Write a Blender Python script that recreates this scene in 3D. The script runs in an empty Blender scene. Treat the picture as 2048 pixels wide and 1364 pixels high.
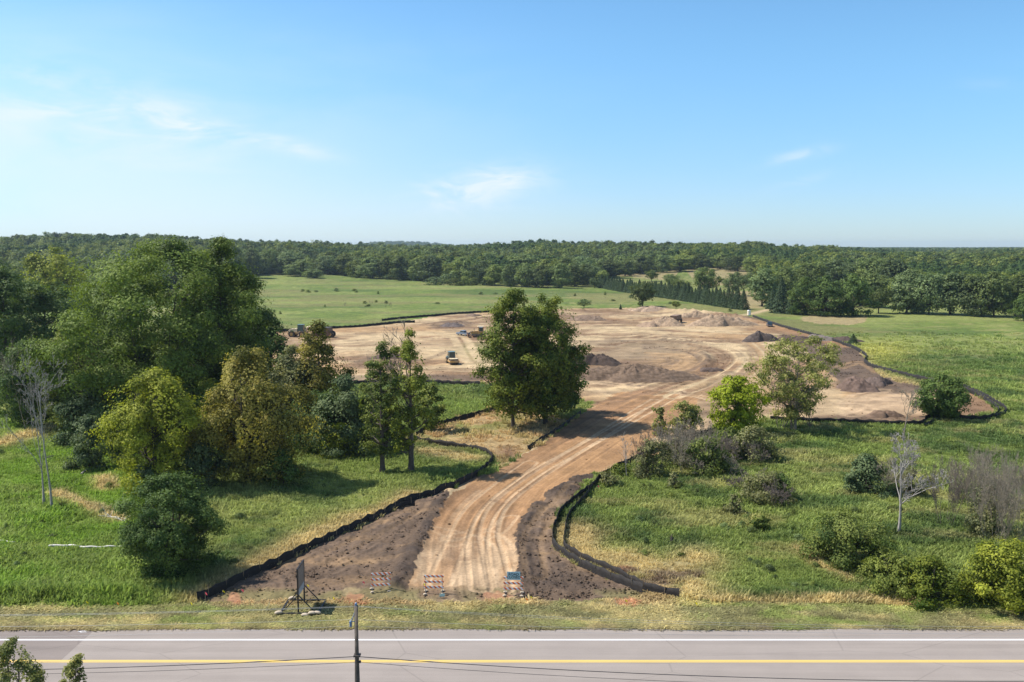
import bpy, bmesh, math, random
import numpy as np
from mathutils import Vector, Matrix

sc = bpy.context.scene
COL = sc.collection
# ---------------------------------------------------------------- camera, sky, sun, exposure
CAM_H = 32.0
FPX = 1774.0                     # focal length in pixels of a 2048 wide frame
PITCH = math.atan(190.0 / FPX)
cam_d = bpy.data.cameras.new('camera')
cam_d.sensor_width = 36.0
cam_d.lens = FPX / 2048.0 * 36.0
cam_d.clip_start = 0.5
cam_d.clip_end = 20000
cam = bpy.data.objects.new('camera', cam_d)
COL.objects.link(cam)
cam.location = (0, 0, CAM_H)
cam.rotation_euler = (math.pi / 2 - PITCH, 0, 0)
sc.camera = cam

SUN_EL = math.radians(52)
SH = math.radians(-11)           # direction in which shadows fall, from +X
sun_h = Vector((-math.cos(SH), -math.sin(SH), 0))
sun_dir = Vector((sun_h.x * math.cos(SUN_EL), sun_h.y * math.cos(SUN_EL), math.sin(SUN_EL)))
sd = bpy.data.lights.new('sun', 'SUN')
sd.energy = 4.6
sd.angle = math.radians(0.53)
sd.color = (1.0, 0.955, 0.89)
sun = bpy.data.objects.new('sun', sd)
COL.objects.link(sun)
sun.rotation_euler = sun_dir.to_track_quat('Z', 'Y').to_euler()
sun.location = (-60, 40, 90)

sc.view_settings.view_transform = 'Standard'
sc.view_settings.look = 'None'
sc.view_settings.gamma = 1
sc.view_settings.use_curve_mapping = False
sc.view_settings.exposure = 0.66
sc.cycles.max_bounces = 6
sc.cycles.diffuse_bounces = 2
sc.cycles.transmission_bounces = 3
sc.cycles.transparent_max_bounces = 4
sc.cycles.volume_bounces = 0


class N:
    """small node helper"""
    def __init__(s, tree):
        s.t = tree
        s.n = tree.nodes
    def new(s, typ, **kw):
        nd = s.n.new(typ)
        for k, v in kw.items():
            setattr(nd, k, v)
        return nd
    def link(s, a, b):
        s.t.links.new(a, b)
    def put(s, v, sock):
        if hasattr(v, 'is_linked') or isinstance(v, bpy.types.NodeSocket):
            s.link(v, sock)
        elif v is not None:
            sock.default_value = v
    def math(s, op, a, b=None, c=None, clamp=False):
        nd = s.new('ShaderNodeMath', operation=op)
        nd.use_clamp = clamp
        s.put(a, nd.inputs[0])
        if b is not None: s.put(b, nd.inputs[1])
        if c is not None: s.put(c, nd.inputs[2])
        return nd.outputs[0]
    def vmath(s, op, a, b=None):
        nd = s.new('ShaderNodeVectorMath', operation=op)
        s.put(a, nd.inputs[0])
        if b is not None: s.put(b, nd.inputs[1])
        return nd.outputs[0]
    def mix(s, f, a, b, blend='MIX'):
        nd = s.new('ShaderNodeMix', data_type='RGBA', blend_type=blend)
        s.put(f, nd.inputs[0]); s.put(a, nd.inputs[6]); s.put(b, nd.inputs[7])
        return nd.outputs[2]
    def noise(s, vec, scale, detail=4, rough=0.55, dist=0.0):
        nd = s.new('ShaderNodeTexNoise')
        if vec is not None: s.link(vec, nd.inputs['Vector'])
        nd.inputs['Scale'].default_value = scale
        nd.inputs['Detail'].default_value = detail
        nd.inputs['Roughness'].default_value = rough
        nd.inputs['Distortion'].default_value = dist
        return nd.outputs['Fac']
    def mapr(s, v, a, b, c=0.0, d=1.0, smooth=False):
        nd = s.new('ShaderNodeMapRange')
        if smooth: nd.interpolation_type = 'SMOOTHSTEP'
        s.put(v, nd.inputs[0])
        for i, q in enumerate((a, b, c, d)): nd.inputs[i + 1].default_value = q
        return nd.outputs[0]


def build_world():
    w = bpy.data.worlds.new('World')
    sc.world = w
    w.use_nodes = True
    g = N(w.node_tree)
    g.n.clear()
    out = g.new('ShaderNodeOutputWorld')
    bg = g.new('ShaderNodeBackground')
    sky = g.new('ShaderNodeTexSky', sky_type='NISHITA')
    sky.sun_disc = False
    sky.sun_elevation = SUN_EL
    sky.sun_rotation = math.atan2(sun_h.x, sun_h.y)
    sky.altitude = 300
    sky.air_density = 1.0
    sky.dust_density = 0.25
    sky.ozone_density = 2.2
    tc = g.new('ShaderNodeTexCoord')
    sep = g.new('ShaderNodeSeparateXYZ')
    g.link(tc.outputs['Generated'], sep.inputs[0])
    x, y, z = sep.outputs
    yy = g.math('MAXIMUM', y, 0.05)
    az = g.math('DIVIDE', x, yy)
    el = g.math('DIVIDE', z, yy)
    # thin clouds: soft patches at real directions, broken up by streaky noise
    cv = g.new('ShaderNodeCombineXYZ')
    g.link(az, cv.inputs[0]); g.link(el, cv.inputs[1])
    def streak(sx, sy, rot, seed):
        m = g.new('ShaderNodeMapping')
        g.link(cv.outputs[0], m.inputs[0])
        m.inputs['Rotation'].default_value = (0, 0, rot)
        m.inputs['Scale'].default_value = (sx, sy, 1)
        m.inputs['Location'].default_value = (seed, seed * 1.7, seed)
        return m.outputs[0]
    n1 = g.noise(streak(9, 34, 0.28, 3.1), 1.0, 7, 0.62, 0.6)
    n2 = g.noise(streak(16, 44, -0.25, 9.4), 1.0, 7, 0.6, 0.8)
    n3 = g.noise(streak(2.2, 7, 0.35, 5.4), 1.0, 5, 0.55, 0.4)
    total = None
    def patch(px, py, wx, wy, amt, n, rot=0.0, lo=0.42, hi=0.72):
        nonlocal total
        a0 = (px - 1024) / FPX; e0 = (492 - py) / FPX
        da = g.math('SUBTRACT', az, a0); de = g.math('SUBTRACT', el, e0)
        c, s_ = math.cos(rot), math.sin(rot)
        u = g.math('ADD', g.math('MULTIPLY', da, c), g.math('MULTIPLY', de, s_))
        v = g.math('SUBTRACT', g.math('MULTIPLY', de, c), g.math('MULTIPLY', da, s_))
        u = g.math('MULTIPLY', u, FPX / wx); v = g.math('MULTIPLY', v, FPX / wy)
        r = g.math('ADD', g.math('MULTIPLY', u, u), g.math('MULTIPLY', v, v))
        m = g.math('POWER', 2.718, g.math('MULTIPLY', r, -1.0))
        k = g.math('MULTIPLY', g.math('MULTIPLY', m, g.mapr(n, lo, hi, 0, 1, True)), amt)
        total = k if total is None else g.math('ADD', total, k)
    patch(975, 372, 105, 34, 0.95, n2, 0.12, 0.30, 0.62)
    patch(1010, 358, 60, 16, 0.55, n2, -0.1, 0.30, 0.6)
    patch(880, 400, 110, 30, 0.45, n2)
    patch(570, 293, 85, 14, 0.9, n1, -0.22, 0.30, 0.62)
    patch(380, 250, 80, 22, 0.75, n1, -0.25, 0.32, 0.62)
    patch(215, 235, 260, 70, 0.9, n1, -0.22, 0.34, 0.74)
    patch(1585, 316, 60, 11, 0.6, n2, 0.2, 0.30, 0.62)
    patch(1600, 365, 70, 12, 0.22, n2, 0.3, 0.34, 0.66)
    patch(1160, 372, 60, 10, 0.35, n1, 0.05)
    patch(1900, 195, 260, 28, 0.12, n1, 0.3)
    patch(650, 130, 620, 90, 0.16, n3, -0.2)
    patch(20, 260, 680, 190, 0.95, n3, -0.1, 0.15, 0.6)
    patch(500, 440, 900, 60, 0.25, n3, 0.0, 0.2, 0.7)
    tot = g.math('MINIMUM', g.math('MULTIPLY', total, 0.7), 0.85)
    # gentle colour correction of the clear sky, then cloud white over it
    tint = g.mix(g.mapr(el, 0.0, 0.24, 0, 1, True), SKY_LOW, SKY_TINT)
    tint = g.mix(g.mapr(el, 0.3, 0.8, 0, 1, True), tint, (1.0, 1.02, 1.0, 1))
    base = g.mix(1.0, sky.outputs[0], tint, 'MULTIPLY')
    col = g.mix(tot, base, CLOUD_COL)
    g.link(col, bg.inputs['Color'])
    bg.inputs['Strength'].default_value = SKY_STR
    g.link(bg.outputs[0], out.inputs['Surface'])

SKY_STR = 0.112
SKY_TINT = (0.65, 0.92, 1.03, 1)
SKY_LOW = (0.53, 0.675, 0.92, 1)
CLOUD_COL = (5.0, 5.5, 5.95, 1)
build_world()

# ---------------------------------------------------------------- projection helpers (place things where they stand)
CP, SP = math.cos(PITCH), math.sin(PITCH)
def ray(px, py):
    xc = (px - 1024) / FPX; yc = -(py - 682) / FPX
    return np.array([xc, CP + yc * SP, -SP + yc * CP])
def flat(px, py):
    d = ray(px, py); t = CAM_H / max(1e-4, -d[2])
    return np.array([d[0] * t, d[1] * t])
def to_px(x, y, z=0.0):
    dz = z - CAM_H
    zc = y * CP - dz * SP
    zc = np.maximum(zc, 1e-3)
    yc = y * SP + dz * CP
    return 1024 + FPX * x / zc, 682 - FPX * yc / zc
def ground_pt(px, py):
    d = ray(px, py)
    if d[2] > -0.004: d[2] = -0.004
    t = CAM_H / -d[2]
    lo, hi = 20.0, t * 1.0
    ts = np.linspace(20, min(t * 1.02, 6000), 4000)
    P = d[None, :] * ts[:, None]
    below = (P[:, 2] + CAM_H) < height(P[:, 0], P[:, 1])
    i = int(np.argmax(below)) if below.any() else len(ts) - 1
    q = P[i]
    return Vector((q[0], q[1], float(height(q[0:1], q[1:2])[0])))
def scale_at(p):                  # pixels (2048 wide frame) per metre at a point
    return FPX / (p[1] * CP - (p[2] - CAM_H) * SP)

# ---------------------------------------------------------------- numpy noise
def _hash(ix, iy, seed):
    n = (ix.astype(np.int64) * 374761393 + iy.astype(np.int64) * 668265263 + seed * 974634777) & 0x7fffffff
    n = ((n ^ (n >> 13)) * 1274126177) & 0x7fffffff
    return ((n ^ (n >> 16)) & 0xffff) / 65535.0
def vnoise(x, y, seed=0):
    x = np.asarray(x, float); y = np.asarray(y, float)
    ix = np.floor(x); iy = np.floor(y)
    fx = x - ix; fy = y - iy
    fx = fx * fx * (3 - 2 * fx); fy = fy * fy * (3 - 2 * fy)
    a = _hash(ix, iy, seed); b = _hash(ix + 1, iy, seed)
    c = _hash(ix, iy + 1, seed); d = _hash(ix + 1, iy + 1, seed)
    return (a + (b - a) * fx) * (1 - fy) + (c + (d - c) * fx) * fy
def fbm(x, y, seed=0, oct=4, gain=0.5):
    s = 0; amp = 1; tot = 0; f = 1.0
    for o in range(oct):
        s = s + amp * vnoise(x * f + 17.3 * o, y * f - 9.1 * o, seed + o)
        tot += amp; amp *= gain; f *= 2.03
    return s / tot
def sstep(a, b, v):
    t = np.clip((v - a) / (b - a), 0, 1)
    return t * t * (3 - 2 * t)
def in_poly(px, py, poly):
    poly = np.asarray(poly, float)
    inside = np.zeros(px.shape, bool)
    j = len(poly) - 1
    for i in range(len(poly)):
        xi, yi = poly[i]; xj, yj = poly[j]
        if yi != yj:
            c = ((yi > py) != (yj > py)) & (px < (xj - xi) * (py - yi) / (yj - yi) + xi)
            inside ^= c
        j = i
    return inside
def smooth_line(pts, n=8):
    """Catmull-Rom through points"""
    p = np.asarray(pts, float)
    if len(p) < 3:
        t = np.linspace(0, 1, n + 1)[:, None]
        return p[0] * (1 - t) + p[-1] * t
    q = np.vstack([2 * p[0] - p[1], p, 2 * p[-1] - p[-2]])
    out = []
    for i in range(1, len(q) - 2):
        for k in range(n):
            t = k / n
            out.append(0.5 * ((2 * q[i]) + (-q[i - 1] + q[i + 1]) * t + (2 * q[i - 1] - 5 * q[i] + 4 * q[i + 1] - q[i + 2]) * t * t
                              + (-q[i - 1] + 3 * q[i] - 3 * q[i + 1] + q[i + 2]) * t ** 3))
    out.append(p[-1])
    return np.array(out)
def line_dist(x, y, pts, pad):
    """distance of points to a polyline (only evaluated near it), signed side"""
    pts = np.asarray(pts, float)
    D = np.full(x.shape, 1e9); S = np.zeros(x.shape); A = np.zeros(x.shape)
    m = (x > pts[:, 0].min() - pad) & (x < pts[:, 0].max() + pad) & (y > pts[:, 1].min() - pad) & (y < pts[:, 1].max() + pad)
    if not m.any(): return D, S, A
    xx, yy = x[m], y[m]
    d = np.full(xx.shape, 1e9); s = np.zeros(xx.shape); al = np.zeros(xx.shape); acc = 0
    for a, b in zip(pts[:-1], pts[1:]):
        v = b - a; L2 = v @ v + 1e-12
        t = np.clip(((xx - a[0]) * v[0] + (yy - a[1]) * v[1]) / L2, 0, 1)
        ex = xx - a[0] - t * v[0]; ey = yy - a[1] - t * v[1]
        e = np.hypot(ex, ey)
        k = e < d
        d[k] = e[k]
        s[k] = np.sign(v[0] * ey - v[1] * ex)[k]
        al[k] = (acc + t * math.sqrt(L2))[k]
        acc += math.sqrt(L2)
    D[m] = d; S[m] = s; A[m] = al
    return D, S, A
def W(pts):                       # traced pixel polyline -> metres on the ground plane
    return np.array([flat(*p) for p in pts])

# ---------------------------------------------------------------- object helpers
def tag(o, label=None, cat=None, group=None, kind=None):
    if label: o['label'] = label
    if cat: o['category'] = cat
    if group: o['group'] = group
    if kind: o['kind'] = kind
    return o
def empty(name, loc, rz=0.0):
    o = bpy.data.objects.new(name, None)
    o.empty_display_size = 0.3
    o.location = loc; o.rotation_euler = (0, 0, rz)
    COL.objects.link(o)
    return o
def mesh_np(name, V, F, mats, smooth=False, matidx=None, attrs=None):
    V = np.ascontiguousarray(V, dtype=np.float32); F = np.ascontiguousarray(F, dtype=np.int32)
    me = bpy.data.meshes.new(name)
    k = F.shape[1]
    me.vertices.add(len(V)); me.vertices.foreach_set('co', V.ravel())
    me.loops.add(F.size); me.loops.foreach_set('vertex_index', F.ravel())
    me.polygons.add(len(F))
    me.polygons.foreach_set('loop_start', np.arange(0, F.size, k, dtype=np.int32))
    me.polygons.foreach_set('loop_total', np.full(len(F), k, dtype=np.int32))
    if matidx is not None: me.polygons.foreach_set('material_index', np.asarray(matidx, dtype=np.int32))
    if smooth: me.polygons.foreach_set('use_smooth', np.ones(len(F), dtype=bool))
    for m in (mats if isinstance(mats, (list, tuple)) else [mats]): me.materials.append(m)
    for an, (typ, arr) in (attrs or {}).items():
        at = me.attributes.new(an, typ, 'POINT')
        at.data.foreach_set('color' if typ == 'FLOAT_COLOR' else 'value', np.ascontiguousarray(arr, dtype=np.float32).ravel())
    me.update(); me.validate()
    return me
def link(name, me, parent=None, loc=None, rz=0.0):
    o = bpy.data.objects.new(name, me)
    COL.objects.link(o)
    if parent is not None: o.parent = parent
    if loc is not None: o.location = loc
    if rz: o.rotation_euler = (0, 0, rz)
    return o

class MB:
    """collects boxes, tubes, prisms; built as ONE mesh"""
    def __init__(s):
        s.v = []; s.f = []
    def add(s, vs, fs):
        b = len(s.v); s.v += [tuple(v) for v in vs]; s.f += [tuple(i + b for i in f) for f in fs]; return s
    def box(s, c, d, rx=0, ry=0, rz=0, taper=1.0):
        M = Matrix.Rotation(rz, 3, 'Z') @ Matrix.Rotation(ry, 3, 'Y') @ Matrix.Rotation(rx, 3, 'X')
        vs = []
        for z in (-1, 1):
            k = taper if z > 0 else 1
            for (x, y) in ((-1, -1), (1, -1), (1, 1), (-1, 1)):
                vs.append(Vector(c) + M @ Vector((x * d[0] / 2 * k, y * d[1] / 2 * k, z * d[2] / 2)))
        return s.add(vs, [(3, 2, 1, 0), (4, 5, 6, 7), (0, 1, 5, 4), (1, 2, 6, 5), (2, 3, 7, 6), (3, 0, 4, 7)])
    def tube(s, pts, r, n=8, caps=True):
        pts = [Vector(p) for p in pts]
        rs = r if isinstance(r, (list, tuple)) else [r] * len(pts)
        vs = []; fs = []
        for i, p in enumerate(pts):
            t = (pts[min(i + 1, len(pts) - 1)] - pts[max(i - 1, 0)]).normalized()
            a = t.cross(Vector((0, 0, 1)))
            if a.length < 1e-3: a = t.cross(Vector((0, 1, 0)))
            a.normalize(); b = t.cross(a)
            for k in range(n):
                w = 2 * math.pi * k / n
                vs.append(p + (a * math.cos(w) + b * math.sin(w)) * rs[i])
        for i in range(len(pts) - 1):
            for k in range(n):
                k2 = (k + 1) % n
                fs.append((i * n + k, i * n + k2, (i + 1) * n + k2, (i + 1) * n + k))
        if caps:
            fs.append(tuple(range(n - 1, -1, -1)) if True else ())
            fs.append(tuple((len(pts) - 1) * n + k for k in range(n)))
        return s.add(vs, fs)
    def prism(s, prof, axis, a, b):
        """polygon prof (list of 2D) extruded between a and b along axis ('x' or 'y'); prof is (other horizontal, z)"""
        n = len(prof); vs = []
        for w in (a, b):
            for (u, z) in prof:
                vs.append((w, u, z) if axis == 'x' else (u, w, z))
        fs = [tuple(range(n - 1, -1, -1)), tuple(range(n, 2 * n))]
        for k in range(n):
            fs.append((k, (k + 1) % n, n + (k + 1) % n, n + k))
        return s.add(vs, fs)
    def cyl(s, a, b, r, n=16):
        return s.tube([a, b], r, n)
    def build(s, name, mat, parent=None, bevel=0.0, smooth=False, loc=None):
        me = bpy.data.meshes.new(name)
        me.from_pydata(s.v, [], s.f)
        if bevel > 0:
            bm = bmesh.new(); bm.from_mesh(me)
            bmesh.ops.recalc_face_normals(bm, faces=bm.faces)
            bmesh.ops.bevel(bm, geom=list(bm.edges), offset=bevel, segments=2, affect='EDGES', profile=0.6)
            bm.to_mesh(me); bm.free()
        else:
            bm = bmesh.new(); bm.from_mesh(me)
            bmesh.ops.recalc_face_normals(bm, faces=bm.faces)
            bm.to_mesh(me); bm.free()
        me.materials.append(mat)
        if smooth:
            for p in me.polygons: p.use_smooth = True
        return link(name, me, parent, loc)

# ---------------------------------------------------------------- materials
def mat_new(name):
    m = bpy.data.materials.new(name); m.use_nodes = True
    g = N(m.node_tree); g.n.clear()
    out = g.new('ShaderNodeOutputMaterial')
    return m, g, out
def mat_simple(name, rgb, rough=0.6, var=0.15, scale=6.0, metal=0.0, spec=0.4, bump=0.0, dirt=None):
    m, g, out = mat_new(name)
    p = g.new('ShaderNodeBsdfPrincipled')
    geo = g.new('ShaderNodeTexCoord')
    n = g.noise(geo.outputs['Object'], scale, 5, 0.6)
    lo = tuple(c * (1 - var) for c in rgb) + (1,); hi = tuple(min(1, c * (1 + var)) for c in rgb) + (1,)
    c = g.mix(g.mapr(n, 0.3, 0.7), lo, hi)
    if dirt:
        n2 = g.noise(geo.outputs['Object'], scale * 0.45, 6, 0.65)
        c = g.mix(g.math('MULTIPLY', g.mapr(n2, 0.42, 0.66), dirt[1]), c, tuple(dirt[0]) + (1,))
    g.link(c, p.inputs['Base Color'])
    p.inputs['Roughness'].default_value = rough; p.inputs['Metallic'].default_value = metal
    p.inputs['Specular IOR Level'].default_value = spec
    if bump:
        b = g.new('ShaderNodeBump'); b.inputs['Strength'].default_value = bump; b.inputs['Distance'].default_value = 0.03
        g.link(g.noise(geo.outputs['Object'], scale * 4, 4), b.inputs['Height']); g.link(b.outputs[0], p.inputs['Normal'])
    g.link(p.outputs[0], out.inputs[0])
    return m
def mat_leaf(name, dark, light, transl=0.3, rnd=0.25):
    m, g, out = mat_new(name)
    at = g.new('ShaderNodeAttribute', attribute_name='tint')
    oi = g.new('ShaderNodeObjectInfo')
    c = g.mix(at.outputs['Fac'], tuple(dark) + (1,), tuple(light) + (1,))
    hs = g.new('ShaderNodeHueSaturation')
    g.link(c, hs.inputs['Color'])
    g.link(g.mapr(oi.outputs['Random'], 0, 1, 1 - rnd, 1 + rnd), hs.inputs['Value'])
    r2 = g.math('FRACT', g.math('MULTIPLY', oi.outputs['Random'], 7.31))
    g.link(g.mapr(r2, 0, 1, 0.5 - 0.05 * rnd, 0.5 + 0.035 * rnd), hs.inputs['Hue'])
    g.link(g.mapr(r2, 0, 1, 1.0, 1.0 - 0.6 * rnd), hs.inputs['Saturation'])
    d = g.new('ShaderNodeBsdfPrincipled')
    d.inputs['Roughness'].default_value = 0.6; d.inputs['Specular IOR Level'].default_value = 0.1
    t = g.new('ShaderNodeBsdfTranslucent')
    g.link(hs.outputs[0], d.inputs['Base Color'])
    c2 = g.mix(1.0, hs.outputs[0], (1.25, 1.3, 0.6, 1), 'MULTIPLY')
    g.link(c2, t.inputs['Color'])
    mx = g.new('ShaderNodeMixShader'); mx.inputs[0].default_value = transl
    g.link(d.outputs[0], mx.inputs[1]); g.link(t.outputs[0], mx.inputs[2]); g.link(mx.outputs[0], out.inputs[0])
    return m
M = {}
M['bark'] = mat_simple('bark', (0.075, 0.06, 0.048), 0.9, 0.35, 3, bump=0.6)
M['bark_pale'] = mat_simple('bark_pale', (0.29, 0.265, 0.24), 0.9, 0.3, 2.5, bump=0.4)
M['bark_grey'] = mat_simple('bark_grey', (0.235, 0.198, 0.148), 0.9, 0.3, 2.5)
M['twig_brown'] = mat_simple('twig_brown', (0.15, 0.12, 0.1), 0.9, 0.3, 2.5)
M['log_white'] = mat_simple('log_white', (0.62, 0.58, 0.52), 0.85, 0.2, 2.5)
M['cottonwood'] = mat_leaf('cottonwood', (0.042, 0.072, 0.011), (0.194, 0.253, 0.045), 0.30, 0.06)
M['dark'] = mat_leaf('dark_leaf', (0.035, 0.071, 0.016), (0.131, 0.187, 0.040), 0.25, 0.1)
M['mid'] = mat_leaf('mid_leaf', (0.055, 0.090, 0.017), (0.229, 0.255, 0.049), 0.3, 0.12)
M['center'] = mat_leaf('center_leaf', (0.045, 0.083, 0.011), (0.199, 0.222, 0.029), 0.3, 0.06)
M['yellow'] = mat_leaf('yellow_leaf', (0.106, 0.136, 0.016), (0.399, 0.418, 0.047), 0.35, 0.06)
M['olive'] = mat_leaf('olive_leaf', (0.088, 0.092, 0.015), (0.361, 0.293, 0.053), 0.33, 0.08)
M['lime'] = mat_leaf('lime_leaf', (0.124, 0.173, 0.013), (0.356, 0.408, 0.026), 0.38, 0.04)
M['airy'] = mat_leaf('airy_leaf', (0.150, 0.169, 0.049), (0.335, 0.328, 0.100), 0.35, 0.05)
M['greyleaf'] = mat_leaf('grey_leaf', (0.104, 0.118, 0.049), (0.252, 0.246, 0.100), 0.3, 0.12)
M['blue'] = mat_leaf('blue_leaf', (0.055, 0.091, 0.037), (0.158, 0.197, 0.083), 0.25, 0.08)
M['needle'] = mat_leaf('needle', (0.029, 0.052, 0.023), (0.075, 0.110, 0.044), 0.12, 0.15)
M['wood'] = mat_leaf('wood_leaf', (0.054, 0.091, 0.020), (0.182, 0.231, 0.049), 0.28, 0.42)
# ---------------------------------------------------------------- terrain height
HU = np.array([-1.3, -0.577, -0.45, -0.26, -0.19, -0.08, 0.03, 0.12, 0.24, 0.36, 0.41, 0.50, 0.577, 1.3])
HZ = np.array([26.0, 27.0, 29.0, 21.0, 16.0, 15.5, 20.0, 18.0, 18.0, 13.0, 9.0, 8.0, 11.0, 12.0])
RIDGES = [   # (pixel polyline, half width m, height m)
    ([(900, 985), (872, 1015), (848, 1065), (818, 1120), (790, 1172)], 1.1, 0.55),
    ([(1075, 1010), (1048, 1050), (1042, 1100), (1050, 1150)], 1.2, 0.35),
    ([(1120, 985), (1150, 968), (1185, 962)], 2.6, 0.9),
    ([(1175, 748), (1230, 752), (1290, 755), (1330, 748)], 3.0, 0.8),
    ([(1250, 690), (1330, 686), (1390, 700), (1415, 722), (1400, 740)], 1.5, 0.7),
    ([(1420, 770), (1480, 740), (1505, 712), (1480, 690)], 3.5, 0.35),
    ([(980, 640), (1060, 628), (1200, 622), (1300, 620)], 5.0, 1.2),
    ([(1330, 622), (1400, 628), (1470, 636)], 6.0, 1.8),
    ([(690, 700), (760, 712), (820, 706)], 4.0, 0.5),
]
RIDGES = [(smooth_line(W(p), 5), w, h) for p, w, h in RIDGES]
def height(x, y):
    x = np.asarray(x, float); y = np.asarray(y, float)
    D = np.hypot(x, y)
    u = x / np.maximum(y, 1.0)
    A = np.interp(u, HU, HZ)
    h = A * sstep(640, 1380, D) + 2.0 * (fbm(x / 160, y / 160, 5, 3) - 0.5) * sstep(420, 700, D)
    # far low hill seen over the wood
    h = h * (1 - 0.5 * sstep(1900, 3000, D))
    h = h + 36 * np.exp(-((D - 5600) / 900) ** 2) * np.exp(-((u + 0.125) / 0.05) ** 4) * (0.85 + 0.3 * fbm(u * 60, u * 0, 3, 3))
    # meadow undulation
    near = sstep(84, 100, y)
    h = h + near * (0.5 * (fbm(x / 24, y / 24, 11, 3) - 0.5) * (1 - sstep(420, 500, D)))
    for pts, w, hh in RIDGES:
        d, s, a = line_dist(x, y, pts, w * 4)
        h = h + hh * np.exp(-(d / w) ** 2) * (0.75 + 0.5 * vnoise(x / 1.4, y / 1.4, 23))
    return h

# ---------------------------------------------------------------- ground zones (traced on the ground plane)
SITE = [(480, 664), (560, 662), (690, 655), (800, 645), (835, 638), (890, 629), (975, 625), (1100, 618), (1250, 616), (1400, 622), (1480, 630), (1500, 633),
        (1560, 653), (1620, 669), (1690, 688), (1716, 700), (1735, 722), (1760, 752), (1800, 764), (1850, 772), (1905, 768), (1945, 785), (1985, 812), (1993, 826),
        (1930, 834), (1870, 832), (1846, 846), (1780, 848), (1620, 842), (1540, 838), (1440, 850), (1400, 870), (1330, 905), (1250, 932),
        (1205, 950), (1180, 965), (1150, 995), (1122, 1020), (1104, 1060), (1106, 1094), (1150, 1128), (1210, 1152), (1290, 1182), (1290, 1192), (1180, 1200), (700, 1206),
        (440, 1207), (398, 1203), (500, 1152), (640, 1087), (740, 1042), (820, 1002), (900, 977), (945, 952), (985, 945), (1060, 900), (1140, 845), (1190, 805), (1100, 790), (960, 766),
        (870, 764), (690, 768), (560, 775), (480, 775)]
ROAD = [(818, 1172), (858, 1065), (892, 1003), (935, 968), (985, 945), (1062, 902), (1165, 828), (1230, 786), (1300, 778), (1400, 797), (1385, 815), (1330, 858), (1290, 890),
        (1252, 915), (1190, 945), (1110, 985), (1060, 1012), (1035, 1050), (1028, 1100), (1040, 1176), (940, 1172)]
POCKET = [(834, 876), (862, 852), (925, 835), (1010, 812), (1060, 822), (1140, 842), (1065, 897), (1000, 935), (985, 905), (960, 897), (900, 886)]
COLS = dict(
    g_mid=(0.130, 0.161, 0.038), g_light=(0.192, 0.212, 0.061), g_dark=(0.050, 0.082, 0.022), straw=(0.324, 0.258, 0.118), olive=(0.169, 0.153, 0.060),
    sat=(0.120, 0.184, 0.021), field=(0.114, 0.156, 0.033), pale=(0.410, 0.305, 0.176), tan=(0.310, 0.197, 0.100), brown=(0.171, 0.103, 0.059), soil=(0.122, 0.084, 0.057), darksoil=(.058, .043, .034),
    orange=(0.262, 0.148, 0.073), road=(0.296, 0.171, 0.082), roadpale=(0.404, 0.283, 0.171), clay=(.32, .16, .09), verge=(0.144, 0.133, 0.059), reed=(0.287, 0.218, 0.115), wood=(0.031, 0.049, 0.018))
COLS = {k: np.array(v) for k, v in COLS.items()}
def lerp(c, col, f):
    f = np.clip(f, 0, 1)[..., None]
    return c * (1 - f) + COLS[col] * f
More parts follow.
